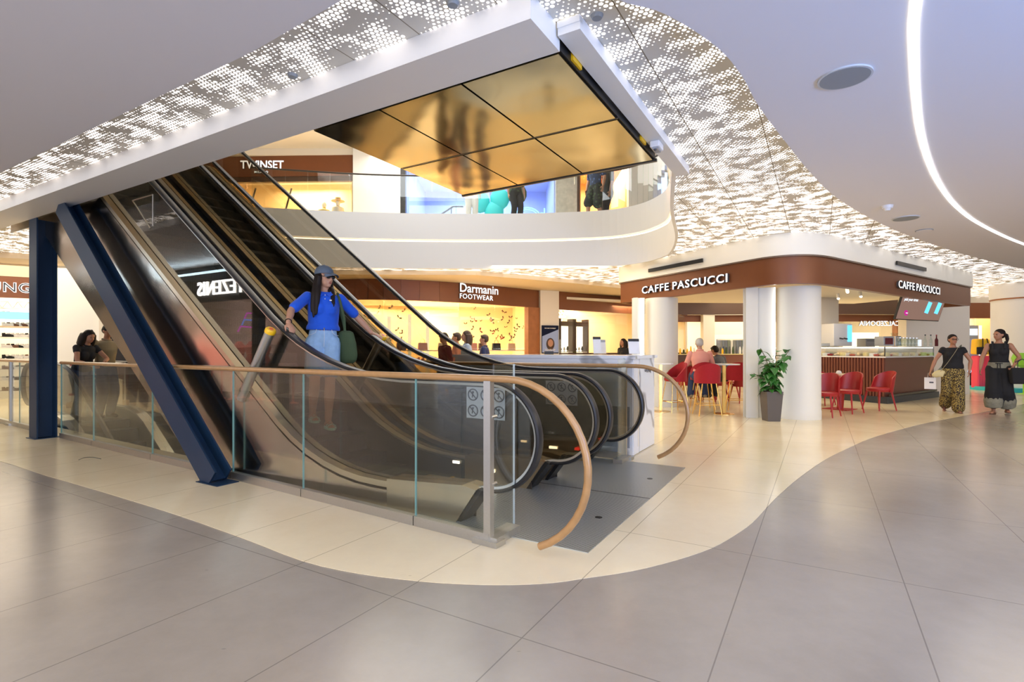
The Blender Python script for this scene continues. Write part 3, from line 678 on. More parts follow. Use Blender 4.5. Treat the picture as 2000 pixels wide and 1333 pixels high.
# ================================================================ PEOPLE
def blob(mb, name, mats, parent, voxel=.01, smooth_it=2):
    """fuse overlapping closed shapes into one continuous skin"""
    me = mb.mesh(name+'_raw', [mats] if isinstance(mats, str) else mats)
    o = bpy.data.objects.new(name, me); COL.objects.link(o)
    r = o.modifiers.new('r', 'REMESH'); r.mode = 'VOXEL'; r.voxel_size = voxel; r.use_smooth_shade = True
    if smooth_it: s_ = o.modifiers.new('s', 'SMOOTH'); s_.factor = .5; s_.iterations = smooth_it
    dg = bpy.context.evaluated_depsgraph_get(); nm = bpy.data.meshes.new_from_object(o.evaluated_get(dg)); 
    o.modifiers.clear(); o.data = nm; bpy.data.meshes.remove(me)
    nm.materials.clear(); nm.materials.append(M[mats if isinstance(mats, str) else mats[0]])
    for p in nm.polygons: p.use_smooth = True
    if parent is not None: o.parent = parent
    return o
def limb(mb, pts, rs, seg=12, n=3):
    """tapering rounded limb through the points"""
    P_ = smoothpts(pts, n); R_ = []
    for i in range(len(rs)-1):
        for k in range(n): R_.append(rs[i]+(rs[i+1]-rs[i])*k/n)
    R_.append(rs[-1]); mb.tube(P_, R_, seg); mb.ball(pts[0], rs[0], 12); mb.ball(pts[-1], rs[-1], 12); return mb
def ik(a, c, l1, l2, hint):
    a, c, hint = V(a), V(c), V(hint); d = c-a; L = d.length
    if L > (l1+l2)*.995: c = a+d.normalized()*(l1+l2)*.995; d = c-a; L = d.length
    x = (l1*l1-l2*l2+L*L)/(2*L); h = math.sqrt(max(0, l1*l1-x*x)); dn = d.normalized(); hn = hint-dn*hint.dot(dn); hn.normalize()
    return a+dn*x+hn*h, c
def hand(mb, wr, d, nrm, side, curl=.6, s=1.0, spread=.10):
    """palm and five separate fingers; d forward, nrm out of the palm, side = +1/-1 puts the thumb"""
    d = V(d).normalized(); nrm = V(nrm); nrm = (nrm-d*nrm.dot(d)).normalized(); x = d.cross(nrm)*side
    mb.ball(wr+d*.045*s, (.038*s, .052*s, .016*s), 12, ax=(x, d, nrm)); mb.ball(wr+d*.01*s, (.027*s, .035*s, .019*s), 10, ax=(x, d, nrm))
    mb.ball(wr+d*.035*s+x*.022*s+nrm*.006*s, (.018*s, .03*s, .014*s), 10, ax=(x, d, nrm))
    for k, (o, L) in enumerate(((.029, .068), (.010, .078), (-.010, .073), (-.028, .058))):
        b = wr+d*.082*s+x*o*s-d*abs(o)*.25*s; pts = [b-d*.02*s, b]; a = .0; q = b; dd = d+x*o*spread*14
        for j, f in enumerate((.46, .30, .24)):
            a += curl*(.5+.25*j); q = q+(dd.normalized()*math.cos(a)+nrm*math.sin(a))*(L*f*s); pts.append(q)
        mb.tube(pts, [.0095*s, .0088*s, .0082*s, .0076*s, .0066*s], 8); mb.ball(pts[-1], .0066*s, 8); mb.ball(pts[2], .0084*s, 8)
    b = wr+d*.02*s+x*.026*s; q1 = b+(x*.9+d*.6+nrm*.25).normalized()*.036*s; q2 = q1+(x*.25+d+nrm*.35).normalized()*.030*s; q3 = q2+(x*.0+d+nrm*.4).normalized()*.024*s
    mb.tube([b, q1, q2, q3], [.013*s, .011*s, .0095*s, .0075*s], 8); mb.ball(q3, .0075*s, 8)
def person(name, label, loc, rotz, H=1.68, skin='skin', female=True, pose=None, top=None, bottom=None, hair=None, shoes=None, voxel=.012, group=None, extra=None):
    """local frame: faces -Y, x to the viewer's right; returns the root and a dict of joints"""
    ps = pose or {}; k = H/1.68; root = thing(name, label, 'person', loc, rotz, group)
    lean = ps.get('lean', 0); dz = ps.get('drop', 0); tw = ps.get('twist', 0)
    hip0 = V((0, 0, .90*k-dz)); Rl = Matrix.Rotation(lean, 3, 'X') @ Matrix.Rotation(ps.get('tilt', 0), 3, 'Y')
    def U(x, y, z): return hip0+Rl @ (V((x, y, z-.90))*k)          # upper-body point
    sw = .165 if female else .195
    j = dict(shR=U(-sw, .005, 1.365), shL=U(sw, .005, 1.365), hipR=hip0+V((-.085*k, 0, -.02)), hipL=hip0+V((.085*k, 0, -.02)))
    for s_, q in (('R', -1), ('L', 1)):
        j['wr'+s_] = V(ps.get('wr'+s_, j['sh'+s_]+V((q*.07, -.03, -.50*k)))); j['el'+s_], j['wr'+s_] = ik(j['sh'+s_], j['wr'+s_], .27*k, .245*k, ps.get('elh'+s_, (q*.4, .8, -.2)))
        j['an'+s_] = V(ps.get('an'+s_, (q*.10*k, .01, .085*k))); j['kn'+s_], j['an'+s_] = ik(j['hip'+s_], j['an'+s_], .42*k, .41*k, ps.get('knh'+s_, (0, -1, 0)))
    # the body: one skin
    m = MB(); wv = (.150, .118, .138, .150) if female else (.150, .138, .165, .185)
    T = [U(0, .01, .86), U(0, .01, .93), U(0, 0, 1.08), U(0, -.005, 1.24), U(0, .005, 1.36), U(0, .01, 1.425)]
    m.tube(T, [wv[0]*k*.8, wv[0]*k, wv[1]*k, wv[2]*k, wv[3]*k*.92, .06*k], 20, ry=[.085*k, .105*k, .085*k, .105*k, .075*k, .055*k], ref=Rl @ V((1, 0, 0)))
    if female:
        for q in (-1, 1): m.ball(U(q*.062, -.068, 1.245), .055*k, 12)
    limb(m, [U(0, .012, 1.40), U(0, .0, 1.50)], [.053*k, .047*k])
    Hc = U(0, -.012, 1.575); yaw, pit_ = ps.get('yaw', 0), ps.get('pitch', 0)
    Rh = Matrix.Rotation(yaw, 3, 'Z') @ Matrix.Rotation(pit_, 3, 'X'); hx = (Rh @ V((1, 0, 0)), Rh @ V((0, 1, 0)), Rh @ V((0, 0, 1)))
    def Hd(x, y, z): return Hc+Rh @ (V((x, y, z))*k)
    m.ball(Hd(0, .012, .022), (.076*k, .094*k, .088*k), 18, ax=hx); m.ball(Hd(0, -.022, -.035), (.058*k, .066*k, .070*k), 16, ax=hx)
    m.ball(Hd(0, -.062, -.082), (.024*k, .022*k, .018*k), 10, ax=hx)                                  # chin
    m.tube([Hd(0, -.084, .012), Hd(0, -.103, -.018), Hd(0, -.090, -.028)], [.008*k, .0125*k, .012*k], 8)     # nose
    for q in (-1, 1):
        m.ball(Hd(q*.077, .008, -.005), (.010*k, .018*k, .028*k), 8, ax=hx); m.ball(Hd(q*.034, -.056, -.022), .022*k, 8, ax=hx); m.ball(Hd(q*.030, -.080, .026), (.022*k, .010*k, .007*k), 8, ax=hx)
    for s_, q in (('R', -1), ('L', 1)):
        sh, el, wr, hp, kn, an = (j[x+s_] for x in ('sh', 'el', 'wr', 'hip', 'kn', 'an'))
        limb(m, [sh, sh.lerp(el, .5), el, el.lerp(wr, .35), wr], [c*k*(1 if female else 1.12) for c in (.050, .043, .036, .038, .024)])
        limb(m, [hp, hp.lerp(kn, .5), kn, kn.lerp(an, .35), kn.lerp(an, .75), an], [c*k for c in (.092, .076, .052, .055, .040, .034)])
        fd = V(ps.get('foot'+s_, (q*.18, -1, 0))).normalized(); hl = an-fd*.035*k+V((0, 0, -.045*k)); toe = an+fd*.135*k+V((0, 0, -.062*k))+V((0, 0, ps.get('toez'+s_, 0)))
        limb(m, [hl, an+fd*.05*k+V((0, 0, -.035*k)), toe], [.034*k, .036*k, .020*k]); m.ball(toe-fd*.015*k, (.040*k, .045*k, .018*k), 10, ax=(fd.cross(V((0, 0, 1))), fd, V((0, 0, 1))))
        hd = V(ps.get('hd'+s_, (wr-el).normalized())); hand(m, wr+hd.normalized()*.01, hd, V(ps.get('hn'+s_, (-q, 0, 0))), ps.get('th'+s_, -q if s_ == 'R' else -q), ps.get('curl'+s_, .45), k*(.95 if female else 1.05))
        j['toe'+s_] = toe; j['fd'+s_] = fd
    body = blob(m, 'body', skin, root, voxel)
    j.update(U=U, Hd=Hd, hx=hx, k=k, Rl=Rl, hip0=hip0, T=T, wv=wv, body=body)
    f = MB()
    for q in (-1, 1): f.ball(Hd(q*.030, -.083, .008), (.011*k, .006*k, .006*k), 8, ax=hx)
    if not ps.get('noeyes'): f.build('eyes', 'eye', root, smooth=True)
    MB().ball(Hd(0, -.088, -.052), (.022*k, .007*k, .007*k), 10, ax=hx).build('mouth', 'lips', root, smooth=True)
    if top: garment_top(root, j, *top)
    if bottom: garment_bottom(root, j, *bottom)
    if hair: make_hair(root, j, *hair)
    if shoes:
        for s_ in 'RL':
            m = MB(); an, fd, toe = j['an'+s_], j['fd'+s_], j['toe'+s_]
            limb(m, [an-fd*.04*k+V((0, 0, -.045*k)), an+fd*.06*k+V((0, 0, -.045*k)), toe], [.041*k, .042*k, .030*k]); m.ball(toe-fd*.02, (.046*k, .055*k, .026*k), 10, ax=(fd.cross(V((0, 0, 1))), fd, V((0, 0, 1))))
            blob(m, 'shoe', shoes, root, .012)
    return root, j
def garment_top(root, j, m_, sleeve=.5, hem=.92, e=.016, name='shirt', collar=True, voxel=.012, loose=0):
    k, U, wv = j['k'], j['U'], j['wv']; m = MB(); z = [hem, (hem+1.08)/2, 1.08, 1.24, 1.36, 1.405]
    wr_ = [wv[0]+loose, wv[0]+loose*.9, wv[1]+.012+loose, wv[2]+.006+loose*.5, wv[3]*.95, .085]
    m.tube([U(0, .005, q) for q in z], [(a+e)*k for a in wr_], 22, ry=[(a+e+loose*.6)*k for a in (.100, .100, .092, .108, .082, .068)], ref=j['Rl'] @ V((1, 0, 0)))
    if wv[1] < .13:
        for q in (-1, 1): m.ball(U(q*.058, -.070, 1.240), ((.062+e)*k, (.055+e)*k, (.075+e)*k), 12)
    if sleeve > 0:
        for s_ in 'RL':
            a, b, c = j['sh'+s_], j['el'+s_], j['wr'+s_]
            if sleeve <= 1: limb(m, [a, a.lerp(b, sleeve*.5), a.lerp(b, sleeve)], [(.046+e*.8)*k, (.044+e*.7)*k, (.047+e*.6)*k])
            else: limb(m, [a, a.lerp(b, .5), b, b.lerp(c, .9)], [(.054+e)*k, (.048+e)*k, (.042+e)*k, (.033+e)*k])
    else:
        for q in (-1, 1): m.ball(U(q*abs(wv[3]*.82), .005, 1.36), (.05*k, .06*k, .045*k), 10)
    o = blob(m, name, m_, root, voxel, 3); 
    if collar:
        c = MB(); ring = [U(.068*math.cos(a), .008+.062*math.sin(a), 1.425-.02*max(0, -math.sin(a))) for a in [2*PI*q/20 for q in range(20)]]
        c.tube(ring, .012*k, 6, closed=True, ry=.020*k); c.build('collar', m_, root, smooth=True)
    return o
def garment_bottom(root, j, m_, length=1.0, e=.020, name='trousers', flare=0, voxel=.012, waist=1.02):
    k, U, wv = j['k'], j['U'], j['wv']; m = MB()
    m.tube([U(0, .01, .83), U(0, .01, .90), U(0, .005, waist)], [(wv[0]*.92+e)*k, (wv[0]+e)*k, (wv[1]+.014+e*.6)*k], 22, ry=[(.095+e)*k, (.108+e)*k, (.088+e*.6)*k], ref=j['Rl'] @ V((1, 0, 0)))
    for s_ in 'RL':
        h, kn, an = j['hip'+s_], j['kn'+s_], j['an'+s_]
        if length <= .5: q = length*2; limb(m, [h, h.lerp(kn, q*.5), h.lerp(kn, q)], [(.094+e)*k, (.092+e)*k, (.090+e+flare)*k])
        else: q = (length-.5)*2; limb(m, [h, h.lerp(kn, .5), kn, kn.lerp(an, q*.5), kn.lerp(an, q)], [(.092+e)*k, (.082+e)*k, (.060+e+flare*.4)*k, (.054+e+flare*.7)*k, (.044+e+flare)*k])
    return blob(m, name, m_, root, voxel, 3)
def make_hair(root, j, m_, style='short', cover=1.0):
    Hd, k, hx = j['Hd'], j['k'], j['hx']; m = MB()
    m.ball(Hd(0, .022, .040), (.084*k, .094*k, .085*k), 18, ax=hx); m.ball(Hd(0, .045, .005), (.080*k, .072*k, .080*k), 14, ax=hx)
    if style == 'short' and j['wv'][1] > .13: m.ball(Hd(0, -.045, .085), (.06*k, .035*k, .024*k), 10, ax=hx)
    if style in ('long', 'medium', 'curly'):
        L = {'long': .34, 'medium': .16, 'curly': .22}[style]; w_ = {'long': .030, 'medium': .040, 'curly': .055}[style]
        for a in range(-5, 6):
            t = a/5*1.9; x, y = .078*math.sin(t), .02+.078*math.cos(t)
            if style != 'long' and abs(a) > 4: continue
            jit = random.uniform(-.012, .012)
            m.tube([Hd(x*.9, y, .03), Hd(x*1.1, y*1.08, -.05), Hd(x*1.15+jit, y*1.1, -.05-L*.5), Hd(x*1.0-jit, y*1.0+.005, -.05-L*(.85+random.random()*.2))], [w_*k, w_*1.05*k, w_*k*.9, w_*k*.35], 8)
        if style == 'curly':
            for q in range(30): m.ball(Hd(random.uniform(-.11, .11), random.uniform(0, .11), random.uniform(-.24, .09)), .032*k, 7)
    if style == 'tail': m.tube([Hd(0, .10, .03), Hd(.01, .15, .0), Hd(.015, .165, -.08), Hd(.02, .15, -.19)], [.025*k, .034*k, .032*k, .010*k], 8); m.ball(Hd(0, .115, .025), .032*k, 8)
    return blob(m, 'hair', m_, root, .012, 2)
def w2l(root, p):
    return (Matrix.Translation(root[0]) @ Matrix.Rotation(root[1], 4, 'Z')).inverted() @ V(p)

# ---- the woman on the escalator
mat('denim_seam', (.55, .62, .70), .8)
def hero():
    st = P(4.55, 3.78, 0); zs = .50; loc = V((st.x, st.y, zs)); rz = math.radians(25); fr = (loc, rz)
    # hands on the two handrails
    def rail(u, v): return P(u, v, curve_z(u, 1.055, 3.0)+.035)
    hr, hl = rail(4.36, 3.27), rail(4.20, 4.36)
    wr = w2l(fr, P(4.47, 3.30, rail(4.47, 3.3).z+.05)); wl = w2l(fr, P(4.33, 4.27, rail(4.33, 4.3).z+.045))
    dr = V((0, -.25, -1)); 
    dn = (P(-1, 0, -TAN)).normalized(); dl = Matrix.Rotation(-rz, 3, 'Z') @ dn
    pose = dict(wrR=wr, wrL=wl, hdR=dl+V((.0, 0, -.25)), hnR=V((0, 0, -1)), hdL=dl+V((.35, -.1, .25)), hnL=V((0, 0, -1)), thR=-1, thL=1, curlR=.75, curlL=.35,
                elhR=(-1, .6, 0), elhL=(.5, .8, -.3), yaw=math.radians(38), pitch=math.radians(3), anR=(-.10, .05, .125), anL=(.03, -.16, -.115), footR=(.15, -1, 0), footL=(.15, -1, 0), knhR=(0, -1, 0), noeyes=1, tilt=math.radians(1.5))
    root, j = person('person', 'woman in blue polo, denim shorts and grey cap riding down the near escalator', loc, rz, 1.66, 'skin', True, pose, None, None, None, None, .007)
    garment_top(root, j, 'blue_polo', .82, 1.015, .016, 'polo_shirt', True, .009, .008)
    Hd, k, hx, U = j['Hd'], j['k'], j['hx'], j['U']
    # shorts
    garment_bottom(root, j, 'denim_light', .36, .004, 'shorts', .010, .009, 1.05)
    m = MB(); ring = [U(.142*math.cos(a), .005+.112*math.sin(a), 1.035) for a in [2*PI*q/24 for q in range(24)]]; m.tube(ring, .008, 6, closed=True, ry=.018); m.build('waistband', 'denim_light', root, smooth=True)
    MB().ball(U(0, -.115, 1.03), .009, 8).build('button', 'steel', root, smooth=True)
    m = MB(); m.box(U(.055, -.128, 1.33), (.022, .006, .012)); m.build('logo', 'white_cloth', root)
    m = MB(); 
    for z in (1.385, 1.345): m.ball(U(0, -.108, z), .006, 6)
    m.build('shirt_buttons', 'white_cloth', root)
    for q in (-1, 1):
        m = MB(); m.prism([U(q*.012, -.090, 1.40), U(q*.070, -.050, 1.435), U(q*.085, -.075, 1.40), U(q*.045, -.112, 1.365)], U(0, -.008, .90)-U(0, 0, .90)); m.build('collar_flap', 'blue_polo', root)
    m = MB(); m.tube([U(.0, -.124, 1.02), U(.002, -.136, .93), U(.0, -.128, .84)], .003, 5); m.build('fly_seam', 'denim_seam', root)
    for q in (-1, 1):
        m = MB(); m.tube([U(q*.075, -.108, 1.02), U(q*.085, -.118, .985), U(q*.118, -.103, .965), U(q*.150, -.070, .96)], .003, 5); m.build('pocket_seam', 'denim_seam', root)
    # hair: long, falling on both shoulders
    h = MB(); h.ball(Hd(0, .025, .03), (.083*k, .092*k, .085*k), 16, ax=hx)
    up_ = [(-.075, .03, -.02), (-.060, .05, -.01), (-.03, .085, -.01), (.0, .095, -.01), (.035, .085, -.01), (.068, .045, -.01), (.078, .0, -.01), (-.078, -.005, -.01)]
    ends = [U(-.13, -.105, 1.20), U(-.11, -.12, 1.14), U(-.10, .10, 1.24), (U(0, .12, 1.2)), U(.08, .11, 1.24), U(.095, -.115, 1.30), U(.085, -.125, 1.26), U(-.085, -.13, 1.17)]
    for (x, y, z), e_ in zip(up_, ends):
        a = Hd(x, y, z+.03); b = Hd(x*1.15, y*1.15, z-.08); c = b.lerp(e_, .45)+V((0, -.012, .03)); h.tube(smoothpts([a, b, c, e_], 3), [q*k for q in (.026, .028, .030, .032, .033, .033, .032, .028, .020, .009)], 8)
    blob(h, 'hair', 'hair_dark', root, .008, 1)
    # cap
    c = MB(); prof = []
    c.ball(Hd(0, .012, .052), (.093*k, .108*k, .088*k), 20, ax=hx); cap = blob(c, 'cap', 'cap_grey', root, .008, 1)
    bm = bmesh.new(); bm.from_mesh(cap.data); bmesh.ops.bisect_plane(bm, geom=bm.verts[:]+bm.edges[:]+bm.faces[:], plane_co=Hd(0, 0, .040), plane_no=-hx[2]-hx[1]*.10, clear_outer=True); bm.to_mesh(cap.data); bm.free()
    so = cap.modifiers.new('t', 'SOLIDIFY'); so.thickness = .004
    b = MB(); pts = []
    for i in range(9):
        t = -1.15+2.3*i/8; pts.append((math.sin(t)*.078, -.065-.0*math.cos(t), t))
    vs = []; 
    for i in range(13):
        t = -1.0+2.0*i/12
        for r_, dzz in ((.0, .0), (.5, .004), (1.0, -.012-.016*abs(t)**2)):
            ang = t*1.15; x = math.sin(ang)*(.088); y = -.040-math.cos(ang)*.055-r_*.078*math.cos(t*1.3)**.6; vs.append(Hd(x*(1+.06*r_), y, .046-abs(t)*.012+dzz))
    for off in (0, 1):
        pass
    f = []; n0 = 39
    vs2 = vs+[p-hx[2]*.005 for p in vs]
    for i in range(12):
        for q in range(2): a = i*3+q; f += [(a, a+1, a+4, a+3), (n0+a, n0+a+3, n0+a+4, n0+a+1)]
    ringi = [i*3 for i in range(13)]+[37, 38]+[i*3+2 for i in range(11, -1, -1)]+[1]
    for a, q in zip(ringi, ringi[1:]+ringi[:1]): f.append((a, q, q+n0, a+n0))
    b.add(vs2, f); b.build('cap_peak', 'cap_grey', cap, smooth=True)
    MB().ball(Hd(0, .012, .140), .008, 8).build('cap_button', 'cap_grey', cap, smooth=True)
    # sunglasses
    s = MB()
    for q in (-1, 1): s.ball(Hd(q*.033, -.090, .010), (.030*k, .010*k, .020*k), 12, ax=hx)
    g = s.build('sunglasses', 'black', root, smooth=True)
    s = MB(); s.tube([Hd(-.012, -.098, .014), Hd(.012, -.098, .014)], .004, 6)
    for q in (-1, 1): s.tube([Hd(q*.060, -.082, .014), Hd(q*.078, -.03, .014), Hd(q*.080, .02, .008)], .004, 6)
    s.build('frame', 'black', g)
    # bracelet
    wv_ = j['wrR']; d_ = (j['wrR']-j['elR']).normalized(); X = d_.cross(V((0, 0, 1))).normalized(); Y = X.cross(d_)
    MB().tube([wv_-d_*.02+X*.030*math.cos(a)+Y*.030*math.sin(a) for a in [2*PI*q/14 for q in range(14)]], .005, 6, closed=True).build('bracelet', 'black', root, smooth=True)
    # sandals, mint
    for s_ in 'RL':
        an, fd, toe = j['an'+s_], j['fd'+s_], j['toe'+s_]; sd = fd.cross(V((0, 0, 1))); m = MB(); c0 = an+fd*.05+V((0, 0, -.085))
        m.prism([c0+fd*(.15*math.cos(a))+sd*(.045*math.sin(a)*(1+.15*math.cos(a))) for a in [2*PI*q/24 for q in range(24)]], (0, 0, .022)); sh = m.build('sandal', 'mint', root)
        for o_, w_ in ((.09, .022), (.03, .02)):
            q = MB(); q.tube([c0+fd*o_-sd*.046+V((0, 0, .01)), c0+fd*o_-sd*.036+V((0, 0, .045)), c0+fd*(o_)+V((0, 0, .060 if o_ > .05 else .075)), c0+fd*o_+sd*.036+V((0, 0, .045)), c0+fd*o_+sd*.046+V((0, 0, .01))], .012, 6, ry=.004); q.build('strap', 'mint', sh, smooth=True)
    # tote bag on her left shoulder
    def W(p): return (Matrix.Translation(loc) @ Matrix.Rotation(rz, 4, 'Z')) @ p
    t = thing('tote_bag', 'dark green cloth tote bag hanging from the shoulder of the woman on the escalator', 'bag', tuple(W(U(.21, .03, .70))), rz)
    o0 = U(.21, .03, .70)
    def L(x, y, z): return U(x, y, z)-o0
    b = MB(); sec = [(1.02, .045, .035), (1.0, .085, .05), (.88, .12, .055), (.76, .135, .06), (.70, .125, .055), (.665, .09, .035)]
    b.tube([L(.235+.03*(1.02-z), -.01+.02*(1.02-z), z) for z, a, c_ in sec], [a for z, a, c_ in sec], 18, ry=[c_ for z, a, c_ in sec], ref=(.75, -.6, 0)); blob(b, 'bag_body', 'olive_cloth', t, .010, 3)
    s = MB(); s.tube([L(.22, -.03, 1.0), L(.205, -.07, 1.15), L(.155, -.085, 1.33), L(.135, -.01, 1.425), L(.155, .07, 1.33), L(.20, .05, 1.15), L(.235, .02, 1.0)], .013, 8, ry=.004); s.build('strap', 'olive_cloth', t, smooth=True)
hero()

# ---- two women walking on the right
p = G(1861, 806); rz = math.radians(-36)
r1, j = person('person', 'woman with glasses, black top and leopard print trousers walking at right', (p.x, p.y, 0), rz, 1.60, 'skin_tan', True,
    dict(wrR=(-.36, -.02, .84), wrL=(.25, -.10, .86), elhL=(.9, .5, -.2), elhR=(-1, .4, 0), anR=(-.11, .22, .14), toezR=-.06, anL=(.08, -.06, .08), yaw=math.radians(20), curlR=.9), None, None, ('hair_dark', 'short'), None)
garment_top(r1, j, 'black_cloth', .22, .95, .018, 'black_top', False, loose=.02); garment_bottom(r1, j, 'leopard', .97, .028, 'trousers', .045)
Hd, U, hx = j['Hd'], j['U'], j['hx']
m = MB(); m.ball(Hd(0, .1, .01), .035, 8); m.build('hair_bun', 'hair_dark', r1, smooth=True)
m = MB()
for q in (-1, 1): m.tube([Hd(q*.033+.024*math.cos(a), -.095, .008+.018*math.sin(a)) for a in [2*PI*i/12 for i in range(12)]], .0035, 5, closed=True)
m.tube([Hd(-.01, -.098, .01), Hd(.01, -.098, .01)], .003, 5); m.build('glasses', 'black', r1)
m = MB(); m.tube([j['wrL']+V((.03*math.cos(a), .0, .03*math.sin(a))) for a in [2*PI*i/12 for i in range(12)]], .006, 6, closed=True); m.build('watch', 'steel', r1)
for s_ in 'RL':
    fd, an = j['fd'+s_], j['an'+s_]; m = MB(); c0 = an+fd*.05+V((0, 0, -.082)); sd = fd.cross(V((0, 0, 1)))
    m.prism([c0+fd*(.14*math.cos(a))+sd*(.045*math.sin(a)) for a in [2*PI*q/16 for q in range(16)]], (0, 0, .02)); m.tube([c0+fd*.07-sd*.045+V((0, 0, .01)), c0+fd*.07+V((0, 0, .06)), c0+fd*.07+sd*.045+V((0, 0, .01))], .02, 6, ry=.004); m.build('sandal', 'brown_leather', r1)
def loc2w(r, q): return Matrix.Translation(r.location) @ r.rotation_euler.to_matrix().to_4x4() @ V(q)
b = thing('crossbody_bag', 'cream crossbody bag on a wide strap worn by the woman in leopard trousers', 'bag', tuple(loc2w(r1, (-.24, -.18, .80))), rz)
m = MB(); m.ball((0, 0, 0), (.12, .045, .07), 14, ax=(V((.9, 0, .43)), V((0, 1, 0)), V((-.43, 0, .9)))); m.box((0, 0, -.03), (.16, .07, .07)); blob(m, 'bag_body', 'cream_leather', b, .012)
sh = U(.13, 0, 1.42)-V((-.24, -.18, .80)); 
m = MB(); m.tube([V((.03, -.02, .05)), V((.14, -.01, .22)), V((.25, .00, .42)), sh+V((-.06, -.11, -.03)), sh+V((0, -.02, .035)), sh+V((0, .12, -.05)), V((.2, .33, .3)), V((.0, .12, .05))], .022, 8, ry=.004); m.build('strap', 'sand', b, smooth=True)
t = thing('paper_bag', 'small white paper shopping bag held by the woman in leopard trousers', 'bag', tuple(loc2w(r1, (-.37, -.04, .47))), rz)
MB().box((0, 0, .12), (.19, .09, .24)).build('bag_body', 'paper', t); MB().tube([(-.04, -.03, .24), (-.03, -.01, .33), (.03, -.01, .33), (.04, -.03, .24)], .003, 5).build('handle', 'paper', t)
MB().box((.02, -.046, .14), (.07, .002, .03)).build('logo', 'grey_cloth', t)
p = G(1951, 808); rz = math.radians(-44)
r2, j = person('person', 'woman with a ponytail in black vest and wide patterned trousers at far right', (p.x, p.y, 0), rz, 1.70, 'skin_tan', True,
    dict(wrR=(-.28, -.18, .88), wrL=(.22, -.20, .98), elhL=(.9, .6, -.3), elhR=(-1, .4, 0), anR=(-.08, -.10, .08), anL=(.12, .10, .10), yaw=math.radians(-42), curlR=.6, curlL=.9), None, None, ('hair_dark', 'tail'), None)
garment_top(r2, j, 'black_cloth', 0, .98, .012, 'black_vest', False)
garment_bottom(r2, j, 'black_cloth', .80, .035, 'trousers', .07)
m = MB(); U = j['U']
for q in (-1, 1): MB().tube(smoothpts([U(q*.085, -.115, 1.30), U(q*.095, -.05, 1.43), U(q*.095, .04, 1.43), U(q*.085, .10, 1.33)], 4), .018, 8, ry=.008).build('strap', 'black_cloth', r2, smooth=True)
m.tube([U(0, .01, .92), U(0, .005, 1.03)], [.190, .165], 20, ry=[.15, .13]); m.build('waist_panel', 'sand', r2, smooth=True)
m = MB(); m.tube([U(-.05, -.150, 1.01), U(.06, -.150, 1.01)], .008, 6); m.tube([U(-.015, -.152, 1.01), U(-.02, -.165, .90)], .007, 6); m.tube([U(.02, -.152, 1.01), U(.025, -.165, .91)], .007, 6); m.build('waist_tie', 'black_cloth', r2)
for s_ in 'RL':
    kn, an = j['kn'+s_], j['an'+s_]; m = MB(); m.tube([kn.lerp(an, .15), kn.lerp(an, .55), kn.lerp(an, .88)], [.12, .155, .135], 16); blob(m, 'trouser_hem', 'sand', r2, .014)
    fd, an = j['fd'+s_], j['an'+s_]; m = MB(); c0 = an+fd*.05+V((0, 0, -.080)); sd = fd.cross(V((0, 0, 1)))
    m.prism([c0+fd*(.14*math.cos(a))+sd*(.045*math.sin(a)) for a in [2*PI*q/16 for q in range(16)]], (0, 0, .018)); m.tube([c0+fd*.05-sd*.045+V((0, 0, .01)), c0+fd*.05+V((0, 0, .06)), c0+fd*.05+sd*.045+V((0, 0, .01))], .02, 6, ry=.004); m.build('sandal', 'brown_leather', r2)
t = thing('handbag', 'large black handbag carried by the woman with the ponytail', 'bag', tuple(loc2w(r2, (.34, -.16, .62))), rz+.5)
MB().box((0, 0, .16), (.42, .14, .32), taper=.85).build('bag_body', 'black_cloth', t, bevel=.02)
for y in (-.05, .05): MB().tube([(-.1, y, .31), (-.09, y*.6, .44), (0, 0, .49), (.09, y*.6, .44), (.1, y, .31)], .007, 6).build('handle', 'black', t, smooth=True)

# ---- standing figures further away
def simple(label, pos, rzd, H, female, skin, topm, sleeve, botm, blen, hairm, hst, pose=None, shoes='dark_grey', z=0, hem=.92):
    r, j = person('person', label, (pos.x, pos.y, z), math.radians(rzd), H, skin, female, pose, (topm, sleeve, hem, .016, 'shirt', True), (botm, blen, .02, 'trousers' if blen > .6 else 'shorts', .01), (hairm, hst), shoes, .014)
    return r, j
simple('boy with short dark hair in a navy sports shirt behind the marble kiosk', XY(946, 11.7), -95, 1.62, False, 'skin', 'navy', .8, 'denim_dark', 1.0, 'hair_brown', 'short')
simple('youth with wavy chin-length hair and pale blue shirt behind the marble kiosk', XY(911, 10.9), -80, 1.68, False, 'skin', 'lightblue_cloth', .8, 'denim_dark', 1.0, 'hair_brown', 'medium')
simple('boy in a pale pink shirt walking left of the youth with wavy hair', XY(892, 11.6), -90, 1.66, False, 'skin', 'pink_cloth', .8, 'denim_dark', 1.0, 'hair_brown', 'short')
simple('person in a dark red top seen through the far escalator glass', XY(868, 10.6), -60, 1.62, False, 'skin_tan', 'maroon', 1.5, 'black_cloth', 1.0, 'hair_dark', 'short', dict(pitch=.5))
simple('person with curly dark hair beyond the kiosk, beside the cafe column', XY(1217, 15.0), -60, 1.60, True, 'skin_tan', 'black_cloth', .8, 'black_cloth', 1.0, 'hair_dark', 'curly')
